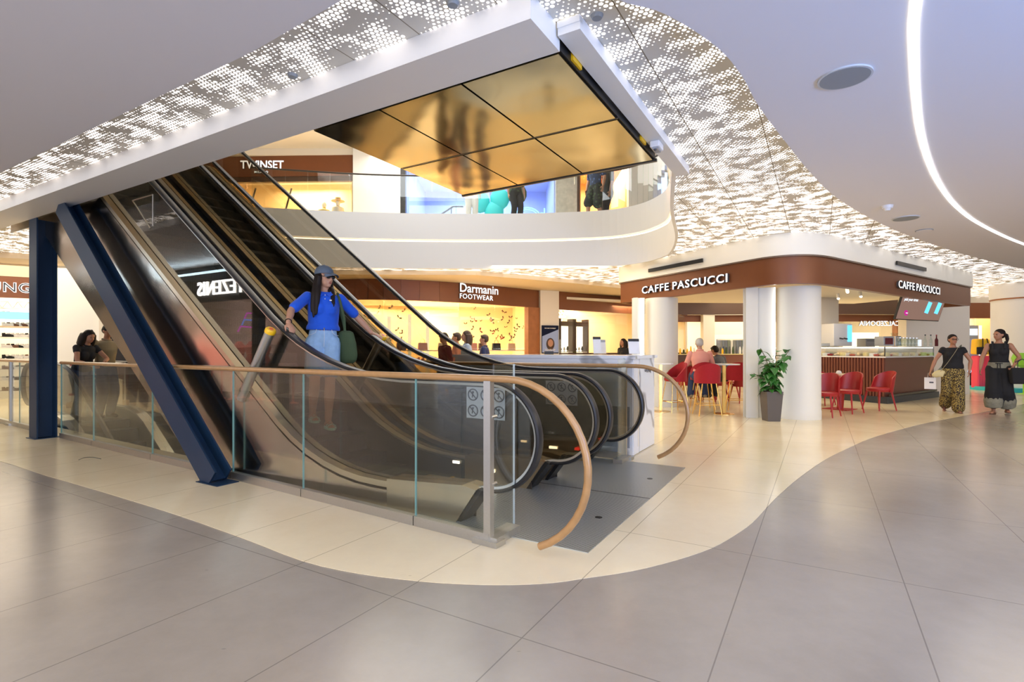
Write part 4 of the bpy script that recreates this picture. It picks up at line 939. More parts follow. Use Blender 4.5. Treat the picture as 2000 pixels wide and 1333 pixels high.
# pair on the down escalator at left
pz = P(11.75, 4.30); rz = math.radians(-30+60)
r, j = simple('woman with long curly dark hair in a black top leaning by the far left railing', P(11.45, 4.2), 75, 1.66, True, 'skin_tan', 'black_cloth', .25, 'denim_dark', 1.0, 'hair_dark', 'curly', dict(lean=.28, pitch=.35, wrR=(-.16, -.45, 1.02), wrL=(.10, -.40, 1.05), hdL=(0, -1, -.2), elhL=(1, .2, -.3)))
r, j = simple('man with short dark hair behind the curly haired woman at far left', P(11.75, 4.68), 70, 1.76, False, 'skin_tan', 'khaki', .6, 'denim_dark', 1.0, 'hair_dark', 'short', dict(pitch=.5, wrL=(.2, -.42, 1.08), elhL=(1, 0, -.2), lean=.12))
# upper floor
simple('person in a blue floral shirt and dark shorts behind the upper floor glass', XY(1163, 13.75), -50, 1.80, False, 'skin', 'floral_blue', .8, 'floral_green', .5, 'hair_dark', 'short', dict(anR=(-.10, -.18, .09), anL=(.10, .2, .12)), 'white_plastic', UPZ, hem=.84)
simple('person in a long black T-shirt beside the floral shirt on the upper floor', XY(1187, 14.3), -70, 1.80, False, 'skin', 'black_cloth', .8, 'black_cloth', .5, 'hair_dark', 'short', dict(anR=(-.10, .18, .12), anL=(.10, -.2, .09), wrL=(.30, -.1, .92)), 'white_plastic', UPZ, hem=.78)
simple('person in dark patterned top near the blue shop window on the upper floor', XY(1008, 14.0), 20, 1.60, True, 'skin', 'floral_green', .8, 'black_cloth', 1.0, 'hair_brown', 'long', None, 'black', UPZ)
simple('person in pale trousers at the left of the blue shop window upstairs', XY(921, 14.0), 10, 1.60, True, 'skin', 'olive_cloth', .8, 'white_cloth', 1.0, 'hair_brown', 'medium', None, 'white_plastic', UPZ)
# seated at the cafe
seat = dict(drop=.17, anR=(-.16, -.34, .34), anL=(.16, -.30, .34), wrR=(-.17, -.38, .98), wrL=(.17, -.38, .98), elhR=(-.5, .2, -1), elhL=(.5, .2, -1), lean=.22, pitch=.35)
simple('white haired man in a pink shirt seated at the cafe with his back turned', XY(1369, 11.35), 172, 1.74, False, 'skin', 'pink_cloth', .9, 'denim_dark', 1.0, 'hair_white', 'short', seat, 'khaki', -.02)
seat2 = dict(drop=.36, anR=(-.16, -.36, .09), anL=(.16, -.30, .09), wrR=(-.20, -.36, .80), wrL=(.20, -.36, .80), lean=.35, pitch=.4)
simple('dark haired person in a grey top bent over beside the man in pink', XY(1412, 12.6), -150, 1.66, False, 'skin_tan', 'grey_cloth', 1.5, 'black_cloth', 1.0, 'hair_dark', 'short', seat2, 'black', .12)
# ================================================================ SHOPS
def fascia(name, pts, zb, zt, m_, t=.12):
    m = MB()
    for a, b in zip(pts, pts[1:]): m.slab(a, b, zb, zt, t, 0)
    return struct(name, m, m_)
WN = [0]
def panes(pts, z0, z1, seams=True, m_='shop_glass'):
    for a, b in zip(pts, pts[1:]):
        a, b = V(a), V(b); n = max(1, round((b-a).length/1.6))
        for i in range(n):
            WN[0] += 1; d = (b-a)/n; p, q = a+d*i+d.normalized()*.01, a+d*(i+1)-d.normalized()*.01
            struct('window_%d' % WN[0], MB().slab(p, q, z0, z1, .012, 0), m_)
def room(name, pts, depth, z1, wall, floor=0.0, closed=True, ceil='shop_white'):
    """interior behind a shopfront: back and side walls and a ceiling"""
    a, b = V(pts[0]), V(pts[-1]); d = (b-a).normalized(); n = V((-d.y, d.x, 0)); 
    if n.y < 0 and depth > 0: n = -n
    A, B = a+n*depth, b+n*depth; m = MB()
    m.slab(A, B, floor, z1, .1); m.slab(a, A, floor, z1, .1); m.slab(b, B, floor, z1, .1)
    struct(name, m, wall); m = MB(); m.prism([V((p.x, p.y, z1)) for p in (a, b, B, A)], (0, 0, .08)); struct('ceiling_shop', m, ceil)
    return (a+b)/2+n*(depth/2), d, n
def lights(c, z, w_, p, col=WARM): area('light_shop', (c.x, c.y, z), w_, p, col)
def xy(px, Y): return V(((px-1000)/F*Y, Y, 0))
def lit(s, size, org, right, m_, offset, sx, spacing, depth, mirror):
    m = text_mb(MB(), s, size, V(org), right, (0, 0, 1), depth, offset, sx, spacing, 0, mirror=mirror); nrm = V(right).normalized().cross(V((0, 0, 1)))
    return text_mb(m, s, size, V(org)+nrm*(depth/2+.003)*(1 if not mirror else 1), right, (0, 0, 1), .004, offset, sx, spacing, 1, mirror=mirror)
def sign(label, s, size, org, right, m_='sign_white', offset=.008, sx=1.0, spacing=1.0, depth=.04, mirror=False, name='shop_sign'):
    ws = s.split(' ')
    if len(ws) == 1: return single(lit(s, size, org, right, m_, offset, sx, spacing, depth, mirror), name, ['dark_grey', m_], label, 'sign')
    t = thing(name, label, 'sign', tuple(V(org))); R = V(right).normalized(); x = 0
    for w_ in ws:
        m = lit(w_, size, V(org)+R*x, right, m_, offset, sx, spacing, depth, False); x = max((p-V(org)).dot(R) for p in m.v)+size*.42; m.build('word', ['dark_grey', m_], t, w=True)
    return t
# --- footwear shop
D = [xy(470, 15.6), xy(560, 15.0), xy(650, 14.66), xy(749, 14.5), xy(896, 15.35), xy(1050, 17.3)]
Ds = smoothpts(D, 4)
fascia('trim_fascia', Ds, 2.67, 3.24, 'brown_metal'); panes([D[0], D[2], D[3], D[4], xy(1030, 17.0)], .08, 2.66)
c, d, n = room('wall_footwear_shop', [D[0], D[-1]], 4.2, 3.0, 'shop_wall'); lights(c, 2.9, 3.5, 800)
fascia('trim_shop_edge', [xy(1028, 17.0), xy(1050, 17.3)], 0, 2.67, 'wood_panel', .2)
# soffit before the shops
sf = [xy(300, 13.5), xy(500, 13.55), xy(650, 13.6), xy(930, 13.7), xy(1050, 14.7), xy(1130, 15.5), xy(1200, 16.5), xy(1330, 18.4), xy(1330, 22), xy(1050, 21), xy(300, 21)]
struct('ceiling_shopfront', MB().prism(lift(sf, 3.245), (0, 0, .11)), 'tan_soffit')
dd = (D[4]-D[3]).normalized(); dd = (D[5]-D[4]).normalized(); nn = V((dd.y, -dd.x, 0))
o = D[4]+dd*(-.05)+nn*.09
sign('white lit name sign with rounded letters above the footwear shop window, upper line', 'Darmanin', .36, o+V((0, 0, 2.985)), dd, offset=.004, sx=1.0)
sign('white lit lettering reading FOOTWEAR, under the rounded shop name', 'FOOTWEAR', .205, o+V((0, 0, 2.79)), dd, offset=.002, sx=1.0, spacing=1.12)
# --- pillar with poster, jewellery shop
J = [xy(1088, 17.6), xy(1225, 19.6), xy(1340, 20.2)]
fascia('wall_pillar', [xy(1052, 17.32), xy(1088, 17.55)], 0, 3.24, 'cream_paint', .3)
fascia('trim_fascia', J, 2.64, 3.24, 'brown_metal'); panes(J, .9, 2.63)
c, d, n = room('wall_jewellery_shop', [J[0], J[-1]], 3.0, 3.0, 'shop_wall'); lights(c, 2.9, 2.4, 230)
fascia('wall_jewellery_base', J, 0, 1.18, 'brown_dark', .1)
pd = (xy(1088, 17.55)-xy(1052, 17.32)).normalized(); pn = V((pd.y, -pd.x, 0)); pc = (xy(1052, 17.32)+xy(1088, 17.55))/2+pn*.18
t = thing('poster', 'dark advertising poster with a portrait on the cream pillar between the shops', 'poster', (pc.x, pc.y, 1.18), math.atan2(pd.y, pd.x))
MB().box((0, .0, .45), (.60, .03, .92)).build('board', 'lightbox_dark', t)
MB().prism([(-.29, -.017, .02), (.29, -.017, .02), (.29, -.017, .78), (-.29, -.017, .55)], (0, -.002, 0)).build('print', 'lightbox', t)
m = MB(); m.ball((0, -.02, .30), (.15, .012, .20), 16); m.build('hair', 'hair_brown', t); MB().ball((.0, -.03, .33), (.095, .014, .125), 14).build('face', 'skin', t)
text_mb(MB(), 'TRAVEL UP', .075, (-.20, -.03, .08), (1, 0, 0), (0, 0, 1), .004, .002).build('lettering', 'white_cloth', t)
text_mb(MB(), 'PICTURE YOURSELF', .045, (-.21, -.03, .80), (1, 0, 0), (0, 0, 1), .004, .001).build('lettering', 'white_cloth', t)
# --- shops behind the cafe
B1 = [xy(1340, 20.2), xy(1372, 20.3)]; B2 = [xy(1392, 20.3), xy(1560, 21.0), xy(1755, 21.0)]
fascia('wall_pillar', [xy(1371, 20.0), xy(1393, 20.0)], 0, 2.68, 'cream_paint', .3)
fascia('trim_fascia', [xy(1310, 20.0), xy(1480, 19.8), xy(1620, 19.6), xy(1760, 19.8)], 2.62, 3.30, 'brown_dark', .2)
fascia('trim_fascia', [xy(1310, 20.25), xy(1480, 20.1), xy(1620, 19.9), xy(1760, 20.1)], 2.36, 2.62, 'brown_metal', .1)
panes([xy(1395, 20.2), xy(1560, 20.2), xy(1745, 20.3)], .1, 2.36)
c, d, n = room('wall_back_shop', [xy(1340, 20.2), xy(1770, 20.6)], 3.6, 3.0, 'shop_white'); lights(c, 2.9, 4, 200, (1, .86, .64))
lights(c+V((-4, 0, 0)), 2.9, 2, 160, WARM)
fascia('trim_shop_edge', [xy(1747, 20.0), xy(1764, 20.0)], 0, 2.62, 'wood_panel', .25)
sign('white lit shop name seen mirrored from behind, beyond the cafe counter', 'CALZEDONIA', .25, xy(1757, 19.84)+V((0, 0, 2.20)), (1, 0, 0), offset=.002, mirror=True, sx=.98)
# shop at the right behind the two women
fascia('trim_fascia', [xy(1870, 20.6), xy(1962, 20.6)], 2.52, 3.12, 'brown_metal', .2); fascia('wall_right_lintel', [xy(1860, 20.7), xy(2060, 20.7)], 3.12, 3.36, 'cream_paint', .2)
c, d, n = room('wall_right_shop', [xy(1840, 20.8), xy(2080, 20.8)], 3.4, 3.0, 'shop_white'); lights(c, 2.9, 3, 220, (1, .82, .62))
fascia('wall_right_shop_panel', [xy(1905, 23.0), xy(1980, 23.0)], 0, 3, 'orange_wall', .1)
m = MB().lathe(xy(2018, 16.5), [(1.0, 0), (1.0, 2.86)], 48); m.lathe(xy(2018, 16.5), [(1.04, 2.90), (1.04, 3.36)], 48); struct('wall_round_column', m, 'white_paint', smooth=True)
struct('trim_column_ring', MB().lathe(xy(2018, 16.5), [(1.03, 2.86), (1.03, 2.90)], 48), 'wood_panel')
# --- shop at far left
A = [xy(-90, 11.4), xy(66, 12.1)]
fascia('trim_fascia', A, 2.47, 2.95, 'brown_metal'); fascia('wall_left_bulkhead', A, 2.95, 3.36, 'tan_soffit', .14)
c, d, n = room('wall_left_shop', A, 2.6, 2.9, 'shop_white'); lights(c, 2.8, 1.8, 80, (1, .88, .70))
ad = (A[1]-A[0]).normalized(); an_ = V((ad.y, -ad.x, 0))
s0 = A[1]-ad*1.02+an_*.09
t = thing('shop_sign', 'black shop name with white outline on the brown front at far left', 'sign', tuple(s0+V((-.18, -.08, 2.60))))
text_mb(MB(), 'N JUNGLE', .30, s0+V((-.18, -.08, 2.60)), ad, (0, 0, 1), .04, .010, 1.05, 1.1).build('glowing_outline', 'sign_white', t, w=True)
text_mb(MB(), 'N JUNGLE', .30, s0+V((-.18, -.08, 2.60))+an_*.025, ad, (0, 0, 1), .04, -.004, 1.05, 1.1).build('letter_faces', 'black', t, w=True)
W1 = [xy(64, 12.15), xy(205, 12.6)]
fascia('wall_left_white', W1, 0, 3.36, 'white_paint', .25)
W2 = [xy(206, 12.7), xy(262, 12.9)]
fascia('trim_door', [xy(197, 12.5), xy(209, 12.55)], 0, 3.36, 'cream_paint', .3)
m = MB(); m.slab(xy(209, 12.75), xy(430, 13.4), 0, 3.36, .2, 0); struct('wall_left_dark', m, 'brown_dark')
struct('door_1', MB().slab(xy(210, 12.6), xy(246, 12.7), 0, 2.15, .06, 0), 'black')
struct('ceiling_left', MB().prism(lift([xy(-140, 10.6), xy(66, 11.3), xy(210, 11.9), xy(430, 12.6), xy(430, 14), xy(-140, 14)], 3.24), (0, 0, .115)), 'tan_soffit')
# --- lingerie shop behind the camera's left, seen mirrored in the escalator glass
T0, T1 = 8.0, 22.0
m = MB(); m.slab(P(T0, -.5), P(T1, -.5), 2.42, 3.24, .15, 0); struct('trim_fascia', m, 'black')
m = MB(); m.slab(P(T0, -2.6), P(T1, -2.6), 0, 3.2, .1, 0); struct('wall_lingerie_shop', m, 'shop_white')
for uu in (10.4, 13.3, 14.6): struct('trim_frame', MB().slab(P(uu, -.5), P(uu+.25, -.5), 0, 2.42, .15, 0), 'black')
area('light_shop', P(12.5, -.66, 2.44), 3.0, 130, (1, .72, .70), tuple(N*-.8+V((0, 0, -.6))), .12)
sg = single(text_mb(MB(), 'TEZENIS', .46, P(10.85, -.38, 2.56), E, (0, 0, 1), .04, .002, 1.0, 1.08), 'shop_sign', 'sign_bright', 'white lit shop name seen mirrored in the glass of the near escalator', 'sign')
for k, (mt, z, u0) in enumerate([('neon_pink', 2.1, 10.9), ('neon_blue', 1.95, 11.0), ('neon_pink', 1.8, 11.15)]):
    m = MB().tube([P(u0, -.8, z), P(u0+.5, -.8, z+.04), P(u0+.6, -.8, z-.08)], .018, 6)
    single(m, 'neon_tube', mt, 'pink and blue neon tube glowing in the shop window mirrored in the escalator glass', 'neon light', 'neon tubes in the mirrored shop window')
for k in range(9):
    m = MB(); m.lathe(P(13.4+.5*k-1.9, -1.3, 0), [(.13, .0), (.02, .05), (.02, .8), (.12, .85), (.16, 1.0), (.10, 1.15), (.16, 1.35), (.05, 1.5)], 14)
    single(m, 'mannequin', 'pink_cloth', 'pink dressed mannequin torso in the shop window mirrored in the escalator glass', 'mannequin', 'mannequins in the mirrored shop window', smooth=True)
# --- upper floor shops
def ufas(pts, zb, zt, m_, t=.15, nm='trim_fascia'): return fascia(nm, pts, UPZ+zb, UPZ+zt, m_, t)
ufas([xy(380, 17.2), xy(690, 17)], 2.32, 2.98, 'brown_metal'); ufas([xy(380, 17.25), xy(690, 17.05)], 2.16, 2.32, 'brown_dark')
c, d, n = room('wall_upper_shop', [xy(380, 17.2), xy(690, 17)], 3.0, UPZ+3, 'shop_wall', UPZ); lights(c, UPZ+2.8, 2.5, 420)
panes([xy(380, 17.2), xy(690, 17)], UPZ+.05, UPZ+2.16)
ufas([xy(692, 16.9), xy(784, 16.9)], 0, 3.2, 'white_paint', .3, 'wall_upper_white')
struct('trim_upper_lintel', MB().slab(xy(350, 17.1), xy(1300, 17.1), UPZ+2.98, 7.8, .3, 0), 'cream_paint')
struct('trim_window', MB().slab(xy(784, 16.8), xy(793, 16.8), UPZ, UPZ+3, .2, 0), 'black')
c, d, n = room('wall_blue_shop', [xy(788, 17), xy(1085, 17)], 4.0, UPZ+3, 'blue_wall', UPZ, ceil='blue_wall'); lights(c, UPZ+2.8, 3, 300, (.6, .72, 1))
panes([xy(795, 17), xy(1083, 17)], UPZ+.05, UPZ+2.98)
ufas([xy(1085, 16.9), xy(1126, 16.9)], 0, 3, 'stone_pale', .3, 'wall_upper_stone'); ufas([xy(1126, 16.9), xy(1131, 16.9)], 0, 3, 'brown_dark', .3, 'trim_upper_dark')
c, d, n = room('wall_orange_shop', [xy(1131, 17), xy(1228, 17)], 3.0, UPZ+3, 'orange_wall', UPZ, ceil='orange_wall'); lights(c, UPZ+2.8, 1.6, 190, (1, .86, .62))
ufas([xy(1226, 16.8), xy(1300, 16.8)], 0, 3.2, 'white_paint', .3, 'wall_upper_white')
sign('white lit shop name on the brown upper floor front', 'TWINSET', .36, xy(470, 17.02)+V((0, 0, UPZ+2.57)), (1, 0, 0), offset=.006, sx=.92)
sign('small white word under the upper floor shop name', 'MILANO', .10, xy(497, 17.02)+V((0, 0, UPZ+2.42)), (1, 0, 0), offset=.001, spacing=1.3)
sign('curving cyan neon sign in the blue upper floor shop', 'd', .62, xy(1048, 16.98)+V((0, 0, UPZ+.85)), (1, .0, 0), 'neon_cyan', offset=-.005, name='neon_sign')
m = MB(); m.tube([xy(1030+22*math.cos(a)*(1+.2*k), 16.85)+V((0, 0, UPZ+.9+.30*math.sin(a)*(1+.2*k))) for k in (0, 1) for a in [2*PI*q/20 for q in range(20)]], .018, 6)
single(m, 'neon_sign', 'neon_cyan', 'looping cyan neon tubes inside the blue upper floor shop', 'neon light')
for i, (px, pz, mt) in enumerate([(928, .55, 'pink_shell'), (938, 1.25, 'turquoise'), (965, .95, 'turquoise'), (976, 1.35, 'turquoise'), (1010, 1.5, 'olive_cloth')]):
    m = MB().ball(xy(px, 16.2)+V((0, 0, UPZ+pz)), (.30, .12, .34), 14)
    single(m, 'display_globe', mt, ['pink rounded display panel low in the blue upper floor shop', 'turquoise round display on the left in the blue upper floor shop', 'large round turquoise display in the blue upper floor shop', 'upper turquoise round display in the blue upper floor shop', 'green leafy ball display high in the blue upper floor shop'][i], 'display', smooth=True)
# slanted handrail on the stairs in the blue shop
t = thing('stair_handrail', 'black sloping stair handrail in the blue upper floor shop', 'handrail', tuple(xy(830, 17.8)+V((0, 0, UPZ))))
m = MB(); a, b = xy(815, 17.8)+V((0, 0, UPZ+.75)), xy(885, 17.8)+V((0, 0, UPZ+1.55)); m.tube([xy(800, 17.8)+V((0, 0, UPZ+.75)), a, b, xy(905, 17.8)+V((0, 0, UPZ+1.55))], .03, 8); m.build('rail', 'black', t, w=True)
for f_ in (.05, .35, .65, .95):
    q = a.lerp(b, f_); MB().tube([q, q+V((0, 0, -.9+.0))], .018, 6).build('baluster', 'black', t, w=True)
# glass balustrade on the slab edge
gp = back_edge
m = MB(); segs = [p+V((0, .0, 0)) for p in gp]
bal = thing('upper_railing', 'curved glass railing along the upper floor edge with a thin rail', 'railing', (0, 13.1, UPZ))
for i in range(0, len(gp)-1, 5):
    q = MB(); seq = gp[i:i+6]
    for a, b in zip(seq, seq[1:]): q.slab(a, b, 4.66, 5.62, .015, 0)
    q.build('glass_panel', 'clear_glass', bal, w=True)
MB().tube(lift(gp, 5.64), .022, 8).build('top_rail', 'dark_steel', bal, smooth=True, w=True)

# ================================================================ KIOSK
t = thing('marble_kiosk', 'white marble kiosk counter behind the far escalator railing', 'kiosk', tuple(P(3.2, 6.7, 0)))
m = MB(); m.box(P(3.3, 6.26, .60), (2.66, .05, 1.18), rot=rotE); m.build('front_panel', 'marble', t, w=True)
MB().box(P(3.3, 7.18, .60), (2.66, .05, 1.18), rot=rotE).build('back_panel', 'marble', t, w=True)
MB().box(P(1.99, 6.84, .60), (.05, .66, 1.18), rot=rotE).build('end_panel', 'marble', t, w=True)
MB().box(P(1.985, 6.36, .60), (.05, .22, 1.18), rot=rotE).build('end_panel', 'white_plastic', t, w=True)
MB().box(P(1.972, 6.44, .60), (.03, .05, 1.02), rot=rotE).build('light_channel', 'cream_paint', t, w=True)
MB().box(P(4.62, 6.72, .60), (.05, .96, 1.18), rot=rotE).build('end_panel', 'marble', t, w=True)
MB().box(P(3.3, 6.72, 1.205), (2.74, 1.02, .04), rot=rotE).build('worktop', 'marble', t, w=True)
MB().box(P(3.3, 6.222, .35), (2.6, .02, .5), rot=rotE).build('lower_panel', 'grey_plastic', t, w=True)
m = MB(); o = P(1.955, 7.0, 1.02)
m.tube([o-N*(x*.30)+V((0, 0, z*.10)) for x, z in [(0, 0), (.05, .5), (.1, -.3), (.2, .4), (.25, -.2), (.4, .3), (.45, -.2), (.6, .5), (.65, -.2), (.8, .3), (.9, -.1), (1, .2)]], .004, 5); m.build('handwritten_logo', 'dark_grey', t, w=True)
def stand(px, Y, label, w_=.15, h=.17, topm='black'):
    p = xy(px, Y); t = thing('sign_holder', label, 'sign holder', (p.x, p.y, 1.226), .25)
    MB().box((0, 0, .006), (w_*1.3, .08, .012)).build('base', 'acrylic', t); MB().box((0, 0, h/2+.012), (w_, .012, h), ax=(V((1, 0, 0)), V((0, .97, -.2)), V((0, .2, .97)))).build('card', 'paper', t)
    MB().box((0, .01, h+.0), (w_*.98, .014, .035), ax=(V((1, 0, 0)), V((0, .97, -.2)), V((0, .2, .97)))).build('card_header', topm, t)
stand(1238, 7.1, 'white card in a clear stand on the right end of the marble kiosk', .16, .20)
stand(1166, 7.6, 'leaflet holder with a dark photo card on the marble kiosk', .12, .24); stand(1178, 7.75, 'slim white leaflet stand beside the dark photo card on the kiosk', .08, .20, 'grey_plastic')
p = xy(1072, 7.9); single(MB().box((p.x, p.y, 1.25), (.14, .08, .045)), 'card_reader', 'black', 'small black card reader lying on the marble kiosk under the poster', 'card reader', bevel=.008)

# ================================================================ CAFE
cA, cC, cB = V((4.55, 9.75, 0)), V((4.93, 9.0, 0)), V((5.75, 9.57, 0)); cL, cR = V((2.78, 13.2, 0)), V((12.24, 14.1, 0))
arc = [cA*(1-s_)**2+cC*2*s_*(1-s_)+cB*s_*s_ for s_ in [k/12 for k in range(13)]]
dR = (cR-cB).normalized(); dL = (cL-cA).normalized(); nR = V((dR.y, -dR.x, 0)); nL = V((dL.y, -dL.x, 0)); nL = -nL if nL.dot(V((-1, 0, 0))) < 0 else nL
endL = smoothpts([cL, cL+V((.18, .30, 0)), cL+V((.6, .52, 0))], 4)
fp = list(reversed(endL))[:-1]+[cL]+arc+[cR, cR+V((-.4, .9, 0))]
m = MB(); prof = [(-.06, 0), (.06, 0), (.06, .48), (-.06, .48)]
m.sweep(lift(fp, 2.47), prof, None, up=(0, 0, 1)); struct('trim_cafe_fascia', m, 'brown_metal', smooth=True)
m = MB().sweep(lift(fp, 2.95), [(-.10, 0), (.20, 0), (.20, .025), (-.10, .025)], None, up=(0, 0, 1)); struct('trim_cafe_edge', m, 'taupe_metal')
m = MB().sweep(lift(fp, 2.975), [(-.11, 0), (.14, 0), (.14, ZC-2.975), (-.11, ZC-2.975)], None, up=(0, 0, 1)); struct('trim_cafe_bulkhead', m, 'bulkhead', smooth=True)
inner = [cL, arc[3], arc[9], cR, V((11.2, 17.0, 0)), V((5.0, 16.6, 0))]
struct('ceiling_cafe', MB().prism(lift([cL+V((.3, 0, 0)), cA+V((.3, .2, 0)), cB+V((0, .3, 0)), cR+V((-.1, .2, 0)), V((11.2, 17.2, 0)), V((4.2, 16.8, 0))], 2.80), (0, 0, .1)), 'cream_paint')
# air slots in the white bulkhead
def slot(a, b, off, label):
    m = MB(); m.slab(V(a)+off, V(b)+off, 3.08, 3.16, .03, 0); single(m, 'air_vent', 'black', label, 'vent')
slot(cA+dL*1.15, cA+dL*2.75, (-dL.cross(V((0, 0, 1))))*0+V((-.135, -.06, 0)), 'long black air slot above the left cafe sign'); slot(cB+dR*2.75, cB+dR*4.4, V((.075, -.125, 0)), 'long black air slot above the right cafe sign')
# signs
sd = -dL; so_ = cL+sd*.85+V((-.085, -.045, 2.615))
for nm, mt, off, dpt, lb in (('shop_sign', 'sign_white', .003, .05, 'white lit cafe name on the left face of the brown cafe front'),):
    sign(lb, 'CAFFE PASCUCCI', .235, so_, sd, mt, offset=off, sx=1.24, depth=dpt, spacing=1.12)
so_ = cB+dR*2.93+V((.05, -.075, 2.615))
sign('white lit cafe name on the right face of the brown cafe front', 'CAFFE PASCUCCI', .235, so_, dR, offset=.001, sx=1.24, depth=.04, spacing=1.14)
# columns
def column(px, Y, r, name='wall_column'):
    struct(name, MB().lathe(xy(px, Y), [(r, 0), (r, .16), (r-.006, .17), (r-.006, 2.47)], 44), 'column_paint', smooth=True)
column(1559, 9.95, .385); column(1292, 12.1, .37)
def pier(p0, p1, lit0, lit1, dep=.4):
    p0, p1 = V(p0), V(p1); d = (p1-p0).normalized(); 
    struct('wall_pier', MB().slab(p0, p0.lerp(p1, lit0), 0, 2.47, .06, 0).slab(p0+V((0, .12, 0)), p1+V((0, .12, 0)), 0, 2.47, .08, 0), 'column_paint')
    a = p0.lerp(p1, lit1); m = MB().box((a.x, a.y+.035, 1.24), (.015, .02, 2.44)); t = single(m, 'strip_light', 'led_white', 'upright white strip light in the slot beside the %s cafe column' % ('left' if p0.x < 4 else 'right'), 'strip light')
    m = MB().box((p0.lerp(p1, .65).x, p0.lerp(p1, .65).y+.05, 1.24), (.02, .02, 2.44))
pier(xy(1457, 10.0), xy(1520, 9.75), .38, .92); pier(xy(1237, 11.9), xy(1262, 11.8), .35, .62)
# counter
K0, K1, K2, K3 = V((7.35, 16.1, 0)), V((8.9, 12.45, 0)), V((11.6, 14.25, 0)), V((10.2, 17.2, 0))
t = thing('cafe_counter', 'brown slatted cafe counter with a dark blue plinth', 'counter', tuple(K1))
cen = (K0+K1+K2)/3+V((.3, .8, 0))
def off(p, k): return p+(cen-p).normalized()*k
def band(k, z0, z1): 
    q = [off(p, k) for p in (K0, K1, K2)]; q2 = [off(p, k+.75) for p in (K2, K1, K0)]; return [V((p.x, p.y, z0)) for p in q+q2], (0, 0, z1-z0)
MB().prism(*band(.0, .0, .16)).build('plinth', 'plinth_blue', t, w=True); MB().prism(*band(.12, .16, 1.10)).build('body', 'slat_brown', t, w=True)
MB().prism(*band(.08, 1.10, 1.13)).build('worktop', 'white_plastic', t, w=True)
m = MB(); a, b = off(K0, .10), off(K1, .10); n_ = int((b-a).length/.075)
for k in range(n_): q = a.lerp(b, (k+.5)/n_); m.box((q.x, q.y, .63), (.035, .04, .93), rot=math.atan2((b-a).y, (b-a).x))
m.build('slats', 'slat_brown', t, w=True)
m = MB(); m.slab(off(K1, .07)+V((.1, 0, 0)), off(K2, .07), .17, .22, .05, 0); m.build('kick_rail', 'dark_steel', t, w=True)
g = thing('display_case', 'glass pastry display case running along the top of the cafe counter', 'display case', tuple(off(K1, .1)+V((0, 0, 1.13))))
for a, b in ((K0, K1), (K1, K2)):
    MB().slab(off(a, .12), off(b, .12), 1.132, 1.37, .012, 0).build('front_glass', 'clear_glass', g, w=True)
    MB().slab(off(a, .15), off(b, .15), 1.335, 1.350, .02, 0).build('case_light', 'led_white', g, w=True)
MB().prism(*band(.12, 1.37, 1.385)).build('top_shelf', 'clear_glass', g, w=True); MB().prism(*band(.5, 1.132, 1.37)).build('back_panel', 'brushed_steel', g, w=True)
for p_ in (K0, K1, K2): q = off(p_, .13); MB().box((q.x, q.y, 1.25), (.02, .02, .24)).build('corner_post', 'dark_steel', g, w=True)
# back pier behind the counter
struct('wall_cafe_back', MB().slab(xy(1762, 15.6), xy(1884, 15.4), 0, 3.36, .4, 0), 'cream_paint'); struct('wall_cafe_side', MB().slab(xy(1596, 15.2), xy(1629, 15.4), 0, 3.0, .3, 0), 'cream_paint')
# menu screen
s0, s1 = xy(1753, 13.2), xy(1838, 14.1); d_ = (s1-s0).normalized(); L_ = (s1-s0).length
t = thing('menu_screen', 'tilted advertising screen hanging under the cafe front', 'screen', (s0.x, s0.y, 2.05), math.atan2(d_.y, d_.x))
ax = (V((1, 0, 0)), V((0, .96, .28)), V((0, -.28, .96)))
MB().box((L_/2, 0, .30), (L_, .05, .60), ax=ax).build('housing', 'black', t)
MB().box((L_/2, -.028, .29), (L_-.04, .004, .55), ax=ax).build('picture', 'screen_brown', t)
for x in (.62, .85): MB().box((L_*x, -.07, .34), (.17, .004, .30), ax=(V((.98, 0, -.15)), V((0, .96, .28)), V((.15, -.28, .95)))).build('cup_picture', 'screen_cyan', t)
MB().tube([(L_*.16, -.02, .18), (L_*.16, -.036, .18)], .07, 16).build('round_mark', 'screen_magenta', t)
text_mb(MB(), 'pick your drink', .10, (.10, -.10, .48), (1, 0, 0), ax[2], .003, .002).build('lettering', 'screen_white', t); text_mb(MB(), 'enjoy', .045, (L_*.16-.055, -.045, .165), (1, 0, 0), ax[2], .003, .0).build('lettering', 'screen_white', t)
for x in (.3, .8): MB().tube([(L_*x, .02, .5), (L_*x, .05, .74)], .012, 6).build('hanger', 'black', t)
# spot lights under the cafe ceiling
def spot(px, py, Y, label):
    p = at(px, py, Y); t = thing('spotlight', label, 'spotlight', (p.x, p.y, p.z))
    MB().tube([(0, 0, .0), (0, .02, .12)], .035, 12).build('head', 'white_plastic', t); MB().ball((0, -.01, -.01), .030, 10).build('lamp', 'spot', t); MB().tube([(0, 0, .08), (0, 0, 2.80-p.z)], .008, 6).build('stem', 'white_plastic', t)
spot(1637, 583, 14.0, 'left of the three small spotlights over the cafe counter'); spot(1655, 570, 12.0, 'nearest and brightest of the three spotlights over the cafe counter'); spot(1681, 579, 13.6, 'right of the three small spotlights over the cafe counter')
